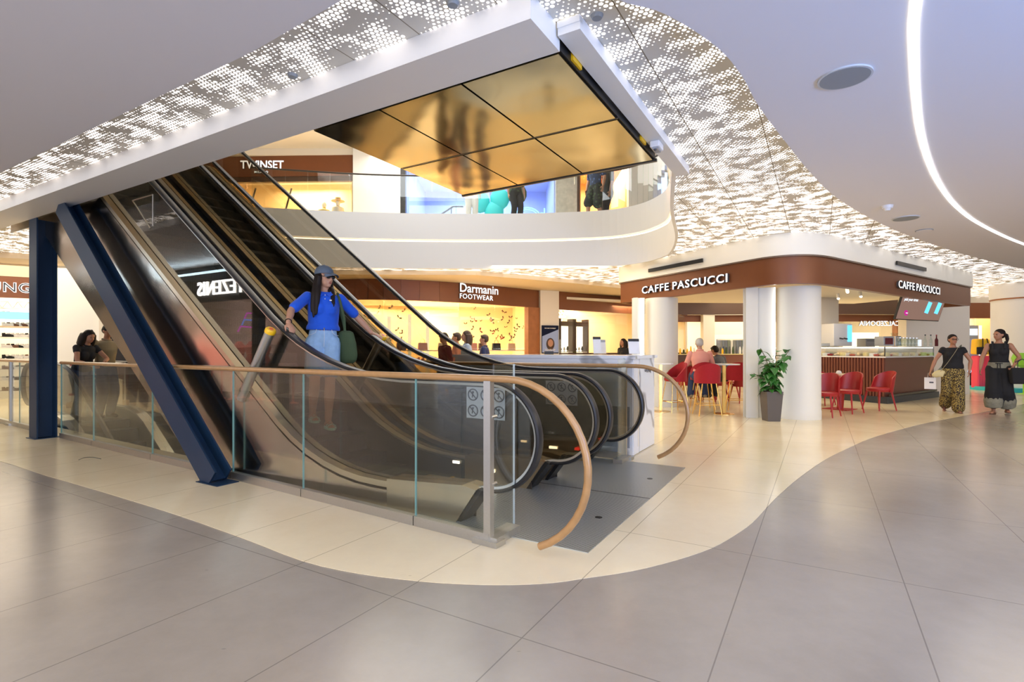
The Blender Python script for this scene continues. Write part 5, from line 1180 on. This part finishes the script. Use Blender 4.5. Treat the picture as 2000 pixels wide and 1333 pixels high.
# ================================================================ FURNITURE AND SMALL THINGS
def bar_stool():
    t = thing('bar_stool', '', 'stool'); m = MB(); m.tube([(0, 0, .64), (0, 0, .665), (0, 0, .70), (0, 0, .72)], [.19, .215, .215, .17], 24); m.build('seat', 'red_velvet', t, smooth=True)
    vs, fs = [], []; nA, nZ = 15, 7
    for s_, r0 in ((0, .235), (1, .200)):
        for i in range(nA):
            a = math.radians(-118+236*i/(nA-1)); top = .66+.37*math.cos(a*.70)**.9
            for k in range(nZ): z = .64+(top-.64)*k/(nZ-1); r = r0+.02*(z-.64); vs.append(V((r*1.06*math.sin(a), r*math.cos(a), z)))
    n0 = nA*nZ
    for i in range(nA-1):
        for k in range(nZ-1): a = i*nZ+k; fs += [(a, a+nZ, a+nZ+1, a+1), (n0+a, n0+a+1, n0+a+nZ+1, n0+a+nZ)]
        a = i*nZ+nZ-1; fs.append((a, a+nZ, n0+a+nZ, n0+a)); a = i*nZ; fs.append((a, n0+a, n0+a+nZ, a+nZ))
    for i in (0, nA-1):
        for k in range(nZ-1): a = i*nZ+k; fs.append((a, a+1, n0+a+1, n0+a))
    MB().add(vs, fs).build('backrest', 'red_velvet', t, smooth=True)
    ft = []
    for x, y in ((-1, -1), (1, -1), (1, 1), (-1, 1)):
        MB().tube([(x*.13, y*.13, .65), (x*.22, y*.21, 0)], .010, 8).build('leg', 'gold', t, smooth=True); ft.append(V((x*.192, y*.185, .22)))
    MB().tube(ft, .008, 6, closed=True).build('footrest', 'gold', t, smooth=True); return t
st = bar_stool()
def face(px, Y, deg, label, group=None, proto=st, cat=None):
    p = xy(px, Y); return place(proto, (p.x, p.y, 0), math.radians(deg), label, group)
face(1381, 10.35, 178, 'red velvet bar stool on gold legs with its back to the camera, nearest the plant')
face(1318, 10.9, -75, 'red velvet bar stool seen from the side at the left cafe column')
face(1441, 11.3, 165, 'red velvet bar stool half hidden behind the high table and the white pier')
face(1372, 11.45, 175, 'red velvet bar stool under the man in the pink shirt')
face(1346, 12.4, 150, 'red bar stool behind the side-on stool, by the left cafe column')
def high_table(px, Y, label, h=1.01, r=.30):
    p = xy(px, Y); t = thing('high_table', label, 'table', (p.x, p.y, 0))
    MB().lathe((0, 0, h-.02), [(r, 0), (r, .02)], 32).build('tabletop', 'marble', t); MB().box((0, 0, h/2), (.055, .055, h-.04)).build('stem', 'gold', t); MB().lathe((0, 0, 0), [(.20, 0), (.20, .012)], 28).build('base', 'gold', t)
high_table(1414, 10.55, 'round marble high table on a gold stem beside the nearest red bar stool'); high_table(1290, 11.0, 'round high table behind the marble kiosk, beside the left column', r=.26)
p = xy(1414, 10.5); single(MB().lathe((p.x, p.y, 1.01), [(.035, 0), (.04, .05)], 16), 'glass_cup', 'bottle_glass', 'small clear glass on the marble high table', 'glass', smooth=True)
def cafe_chair():
    t = thing('cafe_chair', '', 'chair'); m = MB(); m.tube([(0, 0, .40), (0, 0, .43), (0, 0, .47), (0, 0, .485)], [.215, .235, .235, .19], 24); m.build('seat', 'red_leather', t, smooth=True)
    vs, fs = [], []; nA, nZ = 13, 7
    for s_, r0 in ((0, .25), (1, .225)):
        for i in range(nA):
            a = math.radians(-88+176*i/(nA-1)); top = .50+.34*math.cos(a*.75)**.6
            for k in range(nZ): z = .40+(top-.40)*k/(nZ-1); vs.append(V((r0*math.sin(a)*(1-.10*k/(nZ-1)), r0*math.cos(a)+.10*k/(nZ-1), z)))
    n0 = nA*nZ
    for i in range(nA-1):
        for k in range(nZ-1): a = i*nZ+k; fs += [(a, a+nZ, a+nZ+1, a+1), (n0+a, n0+a+1, n0+a+nZ+1, n0+a+nZ)]
        a = i*nZ+nZ-1; fs.append((a, a+nZ, n0+a+nZ, n0+a)); a = i*nZ; fs.append((a, n0+a, n0+a+nZ, a+nZ))
    for i in (0, nA-1):
        for k in range(nZ-1): a = i*nZ+k; fs.append((a, a+1, n0+a+1, n0+a))
    MB().add(vs, fs).build('backrest', 'red_leather', t, smooth=True)
    for x, y in ((-1, -1), (1, -1), (1, 1), (-1, 1)): MB().tube([(x*.15, y*.15, .42), (x*.21, y*.22, 0)], [.020, .012], 8).build('leg', 'red_leather', t, smooth=True)
    return t
ch = cafe_chair()
face(1717, 11.25, -78, 'red cafe chair standing alone before the brown counter', None, ch); face(1655, 10.75, -60, 'red cafe chair at the near right side of the low table', None, ch)
face(1611, 10.2, -50, 'red cafe chair half hidden by the round white column', None, ch)
face(1604, 12.3, 120, 'red cafe chair across the low table, behind the round white column', None, ch)
for i, (px, Y, dg_, lb) in enumerate([(1345, 13.2, 150, 'low red chair in the dark at the back, left of the man in pink'), (1372, 13.6, 20, 'low red chair beyond the legs of the man in pink'), (1398, 13.2, 200, 'low red chair behind the gold table stem'), (1420, 13.8, 30, 'low red chair under the person in grey'), (1449, 12.8, 190, 'low red chair at the edge of the white pier')]): face(px, Y, dg_, lb, None, ch)
p = xy(1640, 11.4); t = thing('cafe_table', 'low round cafe table with a red stem and pale top', 'table', (p.x, p.y, 0))
MB().lathe((0, 0, .745), [(.38, 0), (.38, .02)], 36).build('tabletop', 'pale_wood', t); MB().lathe((0, 0, .01), [(.055, 0), (.055, .735)], 18).build('stem', 'red_leather', t, smooth=True); MB().box((0, 0, .008), (.5, .5, .016), rot=.6).build('base', 'red_leather', t)
single(MB().lathe((p.x-.02, p.y, .765), [(.045, 0), (.06, .02), (.045, .06), (.02, .075)], 16), 'sugar_bowl', 'white_plastic', 'small white sugar bowl on the low cafe table', 'bowl', smooth=True)

# potted plant
p = G(1504, 822); t = thing('potted_plant', 'leafy green plant in a tall tapered grey pot by the white column', 'plant', (p.x, p.y-.04, 0))
m = MB(); m.box((0, 0, .27), (.30, .30, .54), taper=.76); m.build('pot', 'pot_grey', t, bevel=.006); MB().box((0, 0, .535), (.27, .27, .02)).build('soil', 'soil', t)
m = MB(); lv = MB(); rnd = random.Random(4)
for k in range(11):
    a = rnd.uniform(0, 2*PI); r = rnd.uniform(.05, .36); h = rnd.uniform(.80, 1.50) if r < .2 else rnd.uniform(.75, 1.38); tip = V((r*math.cos(a), r*math.sin(a)*.8, h)); pts = smoothpts([V((rnd.uniform(-.05, .05), rnd.uniform(-.05, .05), .53)), V((tip.x*.3, tip.y*.3, .53+(h-.53)*.6)), tip], 4); m.tube(pts, .006, 5)
    for q in range(13):
        f_ = .18+.82*q/12; b = pts[min(len(pts)-1, int(f_*(len(pts)-1)))]; aa = rnd.uniform(0, 2*PI); dirv = V((math.cos(aa), math.sin(aa), rnd.uniform(-.45, .45))).normalized(); L = rnd.uniform(.10, .17); s0 = b+dirv*.05; m.tube([b, s0], .003, 4)
        rnd_d = rnd.uniform(.25, .9); sd_ = dirv.cross(V((0, 0, 1))).normalized(); up_ = sd_.cross(dirv); base = []
        prof_ = [(0, .04), (.08, .22), (.2, .36), (.38, .44), (.56, .40), (.74, .27), (.9, .11), (1, .0)]
        vs, fs = [], []
        for x, w_ in prof_:
            c = s0+dirv*(L*x)-V((0, 0, L*rnd_d*x*x)); vs += [c-sd_*(L*w_)+up_*(.12*L*w_), c-up_*.004, c+sd_*(L*w_)+up_*(.12*L*w_)]
        for i in range(7): fs += [(i*3, i*3+1, i*3+4, i*3+3), (i*3+1, i*3+2, i*3+5, i*3+4)]
        lv.add(vs, fs)
m.build('stems', 'stem', t); o = lv.build('foliage', 'leaf', t, smooth=True); o.modifiers.new('thickness', 'SOLIDIFY').thickness = .0015

# things on and behind the cafe counter
def on(px, Y, z=1.387): q = xy(px, Y); q.z = z; return q
def machine(label, px, Y, w_, h, dep, mt, name='coffee_machine', cat='coffee machine', z=1.387):
    q = on(px, Y, z); t = thing(name, label, cat, tuple(q), .25); MB().box((0, 0, h/2), (w_, dep, h)).build('body', mt, t, bevel=.01); return t
t = machine('large pale grey coffee machine at the left end of the counter', 1633, 14.6, .62, .62, .45, 'white_plastic')
MB().box((.22, -.23, .35), (.14, .02, .45)).build('side_panel', 'screen_cyan', t); 
for x in (-.12, .02): MB().tube([(x, -.24, .22), (x, -.34, .20)], .018, 8).build('group_handle', 'black', t)
t = machine('grey countertop box with a dark picture screen', 1727, 13.25, .34, .24, .25, 'grey_plastic', 'till_screen', 'screen'); MB().box((0, -.13, .12), (.24, .008, .16)).build('screen', 'maroon', t)
t = machine('silver grinder behind the dark picture screen', 1747, 13.7, .20, .26, .22, 'steel', 'grinder', 'coffee grinder'); MB().lathe((0, 0, .26), [(.06, 0), (.09, .08)], 16).build('hopper', 'bottle_glass', t, smooth=True)
t = machine('tall grey appliance with two dark slots behind the counter', 1691, 15.3, .34, 1.62, .3, 'grey_plastic', 'oven', 'appliance', 0)
for z in (1.38, 1.55): MB().box((0, -.152, z), (.26, .006, .015)).build('slot', 'black', t)
p = on(1668, 15.6, 0); single(MB().box((p.x+.2, p.y, .9), (1.0, .1, 1.8)), 'back_display', 'panel_warm', 'bright white display panel behind the counter machines', 'display panel')
q = on(1606, 14.2); single(MB().box((q.x, q.y, q.z+.04), (.3, .2, .08)), 'tray', 'grey_plastic', 'dark tray of utensils at the far left of the counter', 'tray', bevel=.01)
def bottle(mt='bottle_glass', cap='black'):
    t = thing('bottle', '', 'bottle'); MB().lathe((0, 0, 0), [(.036, 0), (.038, .01), (.038, .17), (.015, .22), (.013, .28)], 14).build('glass_body', mt, t, smooth=True); MB().lathe((0, 0, .28), [(.016, 0), (.016, .03)], 10).build('cap', cap, t); return t
b1 = bottle(); b2 = bottle('maroon', 'red_leather'); 
place(b1, on(1807, 13.95), 0, 'clear bottle with a black cap, leftmost of the three on the counter'); place(b1, on(1818, 14.05), 0, 'clear bottle with a black cap, middle of the three on the counter'); place(b2, on(1829, 14.1), 0, 'dark red bottle, rightmost of the three on the counter')
tb = thing('glass_jar', '', 'jar'); MB().lathe((0, 0, 0), [(.06, 0), (.065, .02), (.065, .16), (.045, .20)], 16).build('jar_body', 'bottle_glass', tb, smooth=True); MB().lathe((0, 0, .20), [(.048, 0), (.048, .02)], 14).build('lid', 'steel', tb)
for i in range(6): place(tb, on(1757+6.5*i, 13.4+.08*i), 0, 'clear glass jar in the row on the counter between the grinder and the bottles', 'glass jars on the counter')
t = thing('cup_lamp', 'small glowing white cylinder on the counter before the bottles', 'lamp', tuple(on(1796, 13.8))); MB().lathe((0, 0, 0), [(.04, 0), (.04, .17)], 16).build('shade', 'screen_white', t)
rnd = random.Random(9)
protos = []
for nm, mt in (('croissant', 'pale_wood'), ('cake', 'cream_leather'), ('sandwich', 'white_cloth'), ('tart', 'red_leather')):
    m = MB()
    if nm == 'croissant': m.tube([(-.06, .02, .02), (-.03, -.01, .028), (0, -.02, .03), (.03, -.01, .028), (.06, .02, .02)], [.008, .02, .028, .02, .008], 8)
    elif nm == 'cake': m.lathe((0, 0, 0), [(.05, 0), (.055, .04), (.045, .06)], 14)
    elif nm == 'sandwich': m.prism([(-.06, -.05, 0), (.06, -.05, 0), (.0, .05, 0)], (0, 0, .05))
    else: m.lathe((0, 0, 0), [(.035, 0), (.05, .025), (.03, .035)], 14)
    o = m.build(nm, mt, smooth=nm != 'sandwich'); o['category'] = nm; protos.append((o, nm))
for i in range(44):
    s_ = (i+.5)/44; L1, L2 = (K1-K0).length, (K2-K1).length; x = s_*(L1+L2)
    q = off(K0, .25).lerp(off(K1, .25), x/L1) if x < L1 else off(K1, .25).lerp(off(K2, .25), (x-L1)/L2)
    o, nm = protos[i % 4]; place(o, (q.x+rnd.uniform(-.02, .02), q.y+rnd.uniform(.0, .1), 1.134), rnd.uniform(0, 6), {'croissant': 'golden croissant in the glass case on the cafe counter', 'cake': 'small round cream cake in the glass case on the cafe counter', 'sandwich': 'pale triangular sandwich in the glass case on the cafe counter', 'tart': 'small red fruit tart in the glass case on the cafe counter'}[nm], nm+'s in the counter display case', 1.5)

# ---- footwear shop contents
def handbag(mt):
    t = thing('handbag', '', 'handbag'); MB().box((0, 0, .11), (.26, .10, .22), taper=1.12).build('bag_body', mt, t, bevel=.015); MB().tube([(-.07, 0, .21), (-.06, 0, .30), (0, 0, .34), (.06, 0, .30), (.07, 0, .21)], .007, 6).build('handle', mt, t, smooth=True); return t
def shoe(mt):
    m = MB(); m.tube([(0, .10, .035), (0, .04, .035), (0, -.05, .028), (0, -.12, .022)], [.032, .034, .036, .022], 8); m.box((0, 0, .006), (.07, .25, .012)); m.tube([(0, .08, .03), (0, .085, .09)], [.034, .030], 8)
    o = m.build('shoe', mt, smooth=True); o['category'] = 'shoe'; return o
fd_ = (D[5]-D[4]).normalized()
def inside(s_, dep, z): q = D[4].lerp(D[5], s_) if s_ >= 0 else D[4].lerp(D[2], -s_); n2 = V((-fd_.y, fd_.x, 0)) if s_ >= 0 else V((-.05, 1, 0)); return q+n2*dep+V((0, 0, z))
hb = {c_: handbag(m_) for c_, m_ in (('brown', 'brown_leather'), ('pink', 'pink_cloth'), ('black', 'black_cloth'), ('tan', 'pale_wood'), ('cream', 'cream_leather'))}
for lvl, (z, lo_, hi_) in enumerate([(1.28, -.9, .93), (.98, -.9, .93)]):
    m = MB(); a, b = inside(0, .6, z), inside(.95, .6, z); m.slab(a, b, z-.03, z, .30, 0); single(m, 'shelf', 'shop_white', ['upper', 'lower'][lvl]+' pale display shelf right of centre in the footwear shop window', 'shelf')
    m = MB(); a, b = inside(-.95, .7, z), inside(-.12, .7, z); m.slab(a, b, z-.03, z, .30, 0); single(m, 'shelf', 'shop_white', ['upper', 'lower'][lvl]+' pale display shelf left of centre in the footwear shop window', 'shelf')
cs = ['pink', 'brown', 'black', 'tan', 'cream']
for i, s_ in enumerate([.30, .42, .60, .80, -.15, -.32, -.50, -.68, -.85]):
    c_ = cs[i % 5]; place(hb[c_], inside(s_, .62 if s_ > 0 else .72, 1.281), .5, c_+' handbag on the upper shelf of the footwear shop window', c_+' handbags in the footwear shop')
sh = {c_: shoe(m_) for c_, m_ in (('pink', 'pink_cloth'), ('red', 'red_leather'), ('white', 'white_cloth'), ('brown', 'brown_leather'), ('black', 'black_cloth'))}
cs2 = list(sh)
for i in range(46):
    s_ = .22+.70*i/27 if i < 27 else -(.15+.75*(i-27)/18); c_ = rnd.choice(cs2); place(sh[c_], inside(s_, .60+rnd.uniform(-.08, .08) if s_ > 0 else .70+rnd.uniform(-.08, .08), .981), rnd.uniform(-.4, 1.2), c_+' shoe on the lower shelf of the footwear shop window', c_+' shoes in the footwear shop')
bf = {}
for c_, m_ in (('brown', 'brown_leather'), ('black', 'black_cloth'), ('red', 'red_leather')):
    m = MB(); 
    for q in (-1, 1): m.prism([(0, 0, 0), (q*.07, 0, .055), (q*.08, 0, .0), (q*.03, 0, -.01), (q*.05, 0, -.05)], (0, .004, 0))
    o = m.build('butterfly', m_); o['category'] = 'ornament'; bf[c_] = o
for i in range(62):
    right = i < 34; s_ = rnd.uniform(.28, .90) if right else -rnd.uniform(.45, .98); z = rnd.uniform(1.55, 2.58); c_ = rnd.choice(list(bf)); q = inside(s_, rnd.uniform(.3, 1.0), z)
    place(bf[c_], tuple(q), rnd.uniform(-.6, .9), c_+' paper butterfly hanging in the footwear shop window', c_+' butterflies in the footwear shop', rnd.uniform(.6, 1.15)).rotation_euler = (rnd.uniform(-.5, .5), rnd.uniform(-1.2, 1.2), rnd.uniform(-.6, .9))
for px, Y, hh in ((760, 15.9, 2.3), (800, 16.4, 2.4), (835, 17.0, 2.5), (700, 15.8, 2.2)):
    p = xy(px, Y); single(MB().box((p.x, p.y, hh/2), (.10, .05, hh)), 'light_column', 'panel_warm', 'tall glowing warm panel standing inside the footwear shop', 'light panel', 'glowing panels in the footwear shop')
for i, (px, Y) in enumerate([(622, 15.5), (655, 15.7)]):
    p = xy(px, Y); single(MB().box((p.x, p.y, 1.3), (.5, .05, 2.6)), 'curtain', 'pale_wood', ['pale upright panel at the left end', 'second pale upright panel'][i]+' of the footwear shop window', 'panel')
# jewellery shop: display cabinets, chandelier
jd = (J[1]-J[0]).normalized(); jn = V((-jd.y, jd.x, 0))
for i in range(3):
    c = J[0]+jd*(.30+.72*i)+jn*.8; t = thing('display_cabinet', ['left', 'middle', 'right'][i]+' of the three tall lit jewellery cabinets', 'cabinet', tuple(c), math.atan2(jd.y, jd.x))
    m = MB()
    for x in (-.31, .31): m.box((x, 0, 1.2), (.08, .3, 2.4))
    m.box((0, 0, 2.22), (.70, .3, .16)); m.build('frame', 'brown_dark', t); MB().box((0, .1, 1.5), (.54, .02, 1.3)).build('back_panel', 'panel_warm' if i else 'shop_white', t); MB().box((0, 0, 1.20), (.54, .3, .03)).build('shelf', 'white_plastic', t)
    for k in range(3):
        o = MB().lathe(c+jd*(-.16+.16*k)+V((0, 0, 1.215)), [(.03, 0), (.012, .03), (.05, .09), (.02, .14+.03*k)], 10); single(o, 'jewellery_stand', 'white_plastic' if k % 2 else 'dark_grey', 'small jewellery stand inside a lit cabinet of the jewellery shop', 'jewellery stand', 'jewellery stands in the lit cabinets', smooth=True)
c = J[0]+jd*1.05+jn*1.2; t = thing('chandelier', 'glowing crystal chandelier in the jewellery shop', 'chandelier', (c.x, c.y, 2.32))
for k, (r, z) in enumerate(((.42, .42), (.36, .30), (.26, .18), (.14, .06))):
    m = MB()
    for q in range(16): a = 2*PI*q/16; m.ball((r*math.cos(a), r*math.sin(a), z), .045, 6)
    m.build('crystal_ring', 'led_warm', t)
# racks behind the seated man
for i, (px, lb) in enumerate([(1330, 'left'), (1440, 'right')]):
    p = xy(px, 19.2 if i == 0 else 19.6)
    t = thing('display_counter', lb+' brown display counter with small goods seen behind the cafe tables', 'counter', (p.x, p.y, 0)); MB().box((0, 0, .55), (1.3, .4, 1.1)).build('body', 'brown_dark' if i == 0 else 'slat_brown', t); MB().box((0, 0, 1.12), (1.35, .45, .03)).build('top', 'cream_leather', t)
    for k in range(9):
        q = MB().lathe((p.x-.55+.13*k, p.y, 1.136), [(.03, 0), (.04, .1), (.02, .16+.12*rnd.random())], 10); single(q, 'vase', rnd.choice(['white_plastic', 'olive_cloth', 'grey_cloth', 'yellow']), 'small upright item on the %s display counter behind the cafe tables' % lb, 'ornament', 'goods on the %s display counter' % lb, smooth=True)
t = thing('clothes_rack', 'rack of dark and blue clothes in the shop behind the cafe', 'clothes rack', tuple(xy(1425, 21)))
MB().tube([xy(1400, 21)+V((0, 0, 0)), xy(1400, 21)+V((0, 0, 1.7)), xy(1452, 21)+V((0, 0, 1.7)), xy(1452, 21)], .02, 6).build('frame', 'dark_steel', t, w=True)
for k in range(9): p = xy(1404+5.5*k, 21); single(MB().box((p.x, p.y, 1.25), (.07, .35, .85), taper=1.1), 'garment', ['grey_cloth', 'denim_dark', 'navy', 'olive_cloth', 'white_cloth'][k % 5], 'dark hanging garment on the rack behind the cafe', 'garment', 'garments on the rack behind the cafe')

# ---- far left shop shelves
def ins_left(s_, dep, z): q = A[0].lerp(A[1], s_); return q+V((-ad.y, ad.x, 0))*dep+V((0, 0, z))
for k in range(8):
    z = .30+.26*k; m = MB(); m.slab(ins_left(.25, 1.1, z), ins_left(1.0, 1.1, z), z-.03, z, .35, 0)
    single(m, 'shelf', 'pale_wood' if k > 5 else 'shop_white', 'pale shelf, number %s from the floor, in the far left shop' % ['one', 'two', 'three', 'four', 'five', 'six', 'seven', 'eight'][k], 'shelf')
    for q in range(7):
        p = ins_left(.50+.065*q, 1.05, z+.002); c_ = rnd.choice(['white', 'white', 'black', 'brown']); place(sh[c_], tuple(p), 1.9+rnd.uniform(-.2, .2), c_+' shoe on the shelves of the far left shop', c_+' shoes in the far left shop', 1.05)
m = MB(); m.slab(ins_left(.3, .9, 2.1), ins_left(.92, .9, 2.1), 2.02, 2.20, .03, 0); single(m, 'light_box', 'window_cyan', 'long pale cyan light box over the shelves of the far left shop', 'light box')
t = thing('truss', 'grey metal lattice truss under the far left shop sign', 'truss', tuple(ins_left(.6, .4, 2.25)))
m = MB()
for z in (2.26, 2.42): m.tube([ins_left(.3, .5, z), ins_left(1, .5, z)], .012, 6)
for k in range(10): m.tube([ins_left(.3+.07*k, .5, 2.26 if k % 2 else 2.42), ins_left(.37+.07*k, .5, 2.42 if k % 2 else 2.26)], .008, 5)
m.build('lattice', 'steel', t, w=True)
p = ins_left(.955, .6, 1.95); single(MB().box(p, (.22, .06, .25)), 'blue_bag', 'screen_cyan', 'small bright blue packet hanging high in the far left shop', 'packet')
# clothes rail seen through the railing at left
t = thing('clothes_rail', 'low clothes rail with colourful garments behind the left railing', 'clothes rack', tuple(xy(190, 11.9)))
a, b = xy(140, 11.8), xy(244, 12.1); MB().tube([a, a+V((0, 0, 1.0)), b+V((0, 0, 1.0)), b], .015, 6).build('frame', 'steel', t, w=True); MB().slab(a, b, .0, .12, .5, 0).build('platform', 'pale_wood', t, w=True)
cl = ['white_cloth', 'olive_cloth', 'maroon', 'pink_cloth', 'navy', 'cream_leather', 'sand', 'red_leather', 'denim_dark', 'floral_green']
for k in range(17):
    q = a.lerp(b, .05+.90*k/16); single(MB().box((q.x, q.y, .63), (.05, .36, .66+rnd.uniform(-.08, .05)), rot=.2+rnd.uniform(-.2, .2), taper=1.15), 'garment', cl[(k*7) % 10], 'colourful garment hanging on the low rail behind the left railing', 'garment', 'garments on the low rail at left')
def suitcase(mt, w_=.42, h=.62):
    t = thing('suitcase', '', 'suitcase'); MB().box((0, 0, .05+h/2), (w_, .26, h)).build('shell', mt, t, bevel=.04)
    for x in (-1, 1): MB().lathe((x*w_*.36, 0, 0), [(.03, 0), (.03, .05)], 10).build('wheel', 'black', t)
    m = MB(); 
    m.tube([(-.08, .1, .05+h), (-.08, .1, .18+h), (.08, .1, .18+h), (.08, .1, .05+h)], .010, 6); m.build('handle', 'grey_plastic', t)
    m = MB()
    for k in range(6): m.box((-w_*.38+w_*.152*k, -.132, .05+h/2), (.014, .006, h*.8))
    m.build('ribs', mt, t); return t
s1 = suitcase('paper'); place(s1, tuple(xy(213, 11.2)), 0, 'pale pink suitcase standing by the clothes rail at left')
s2 = suitcase('pink_shell', .50, 1.05); place(s2, tuple(xy(1917, 16.9)), .1, 'tall bright pink suitcase between the two walking women'); 
p = xy(1914, 16.9); t = thing('backpack', 'yellow and black backpack set on top of the pink suitcase', 'backpack', (p.x, p.y-.02, 1.13), .1)
MB().box((0, 0, .26), (.46, .22, .50), taper=1.12).build('pack', 'yellow', t, bevel=.05); MB().box((-.08, -.12, .13), (.34, .06, .24)).build('pocket', 'black_cloth', t, bevel=.02)
for x in (-.06, .08): MB().tube([(x, -.13, .52), (x*1.5, -.16, .3), (x, -.12, .05)], .015, 6).build('strap', 'black_cloth', t)
t = thing('display_stand', 'tall blue and grey travel goods stand behind the woman in leopard trousers', 'display stand', tuple(xy(1885, 17.6)))
c = xy(1885, 17.6); MB().box(c+V((0, 0, 1.05)), (.62, .3, 2.1)).build('body', 'grey_plastic', t, w=True); MB().box(c+V((.02, -.16, 1.25)), (.5, .02, .8)).build('poster', 'blue_wall', t, w=True); MB().box(c+V((.42, -.1, 1.05)), (.05, .06, 2.1)).build('light_strip', 'screen_white', t, w=True); MB().box(c+V((0, -.16, 1.88)), (.55, .02, .22)).build('header', 'screen_white', t, w=True); MB().box(c+V((.0, -.2, .45)), (.55, .2, .75)).build('black_case', 'dark_grey', t, w=True, bevel=.03)
m = MB(); p = xy(1975, 17.0); m.box((p.x+.3, p.y, .06), (3.2, 2.6, .12)); struct('floor_platform', m, 'turquoise')
p = xy(2002, 15.2); t = thing('green_pod', 'small lime green seat by the round column at the right edge', 'seat', (p.x, p.y, 0)); MB().lathe((0, 0, 0), [(.20, 0), (.05, .04), (.05, .75), (.25, .85), (.3, 1.05), (.24, 1.2)], 20).build('shell', 'lime', t, smooth=True) if 'lime' in M else (mat('lime', (.3, .7, .05), .4), MB().lathe((0, 0, 0), [(.20, 0), (.05, .04), (.05, .75), (.25, .85), (.3, 1.05), (.24, 1.2)], 20).build('shell', 'lime', t, smooth=True))
# mannequins in the upper shop window
for i, (px, Y, mt, lb) in enumerate([(660, 17.7, 'white_cloth', 'mannequin in white with a wide brown hat, right in the upper shop window'), (633, 18.0, 'cream_leather', 'mannequin in cream, left of the hatted one in the upper shop window')]):
    p = xy(px, Y); t = thing('mannequin', lb, 'mannequin', (p.x, p.y, UPZ)); MB().lathe((0, 0, .05), [(.17, 0), (.20, .5), (.16, .9), (.13, 1.05), (.20, 1.3), (.19, 1.42), (.06, 1.48), (.05, 1.55)], 18).build('dress', mt, t, smooth=True); MB().ball((0, 0, 1.66), (.075, .09, .11), 12).build('head', 'white_plastic', t, smooth=True); MB().lathe((0, 0, 0), [(.2, 0), (.2, .04)], 20).build('stand', 'steel', t)
    for q in (-1, 1): MB().tube([(q*.19, 0, 1.36), (q*.27, .02, 1.1), (q*.24, -.08, .88)], [.045, .035, .025], 8).build('arm', mt, t, smooth=True)
    if i == 0: MB().lathe((0, 0, 1.70), [(.22, 0), (.22, .012), (.10, .02), (.09, .12)], 24).build('hat', 'pale_wood', t, smooth=True)
for i in range(3):
    a = xy(395+70*i, 17.9)+V((0, 0, UPZ)); 
    t = thing('slanted_stand', ['left', 'middle', 'right'][i]+' slanted dark steel frame in the upper shop window', 'frame', tuple(a)); MB().tube([a, a+V((.6, 0, 2.2))], .03, 8).build('bar', 'dark_steel', t, w=True)
# pull of a floor scratch: thin black cable tie on the floor
pts = smoothpts([G(154, 900), G(165, 895.5), G(182, 895), G(197, 898)], 5)
for q in pts: q.z = .006
single(MB().tube(pts, .004, 6), 'cable', 'black', 'short curved black cable lying on the beige floor at left', 'cable')
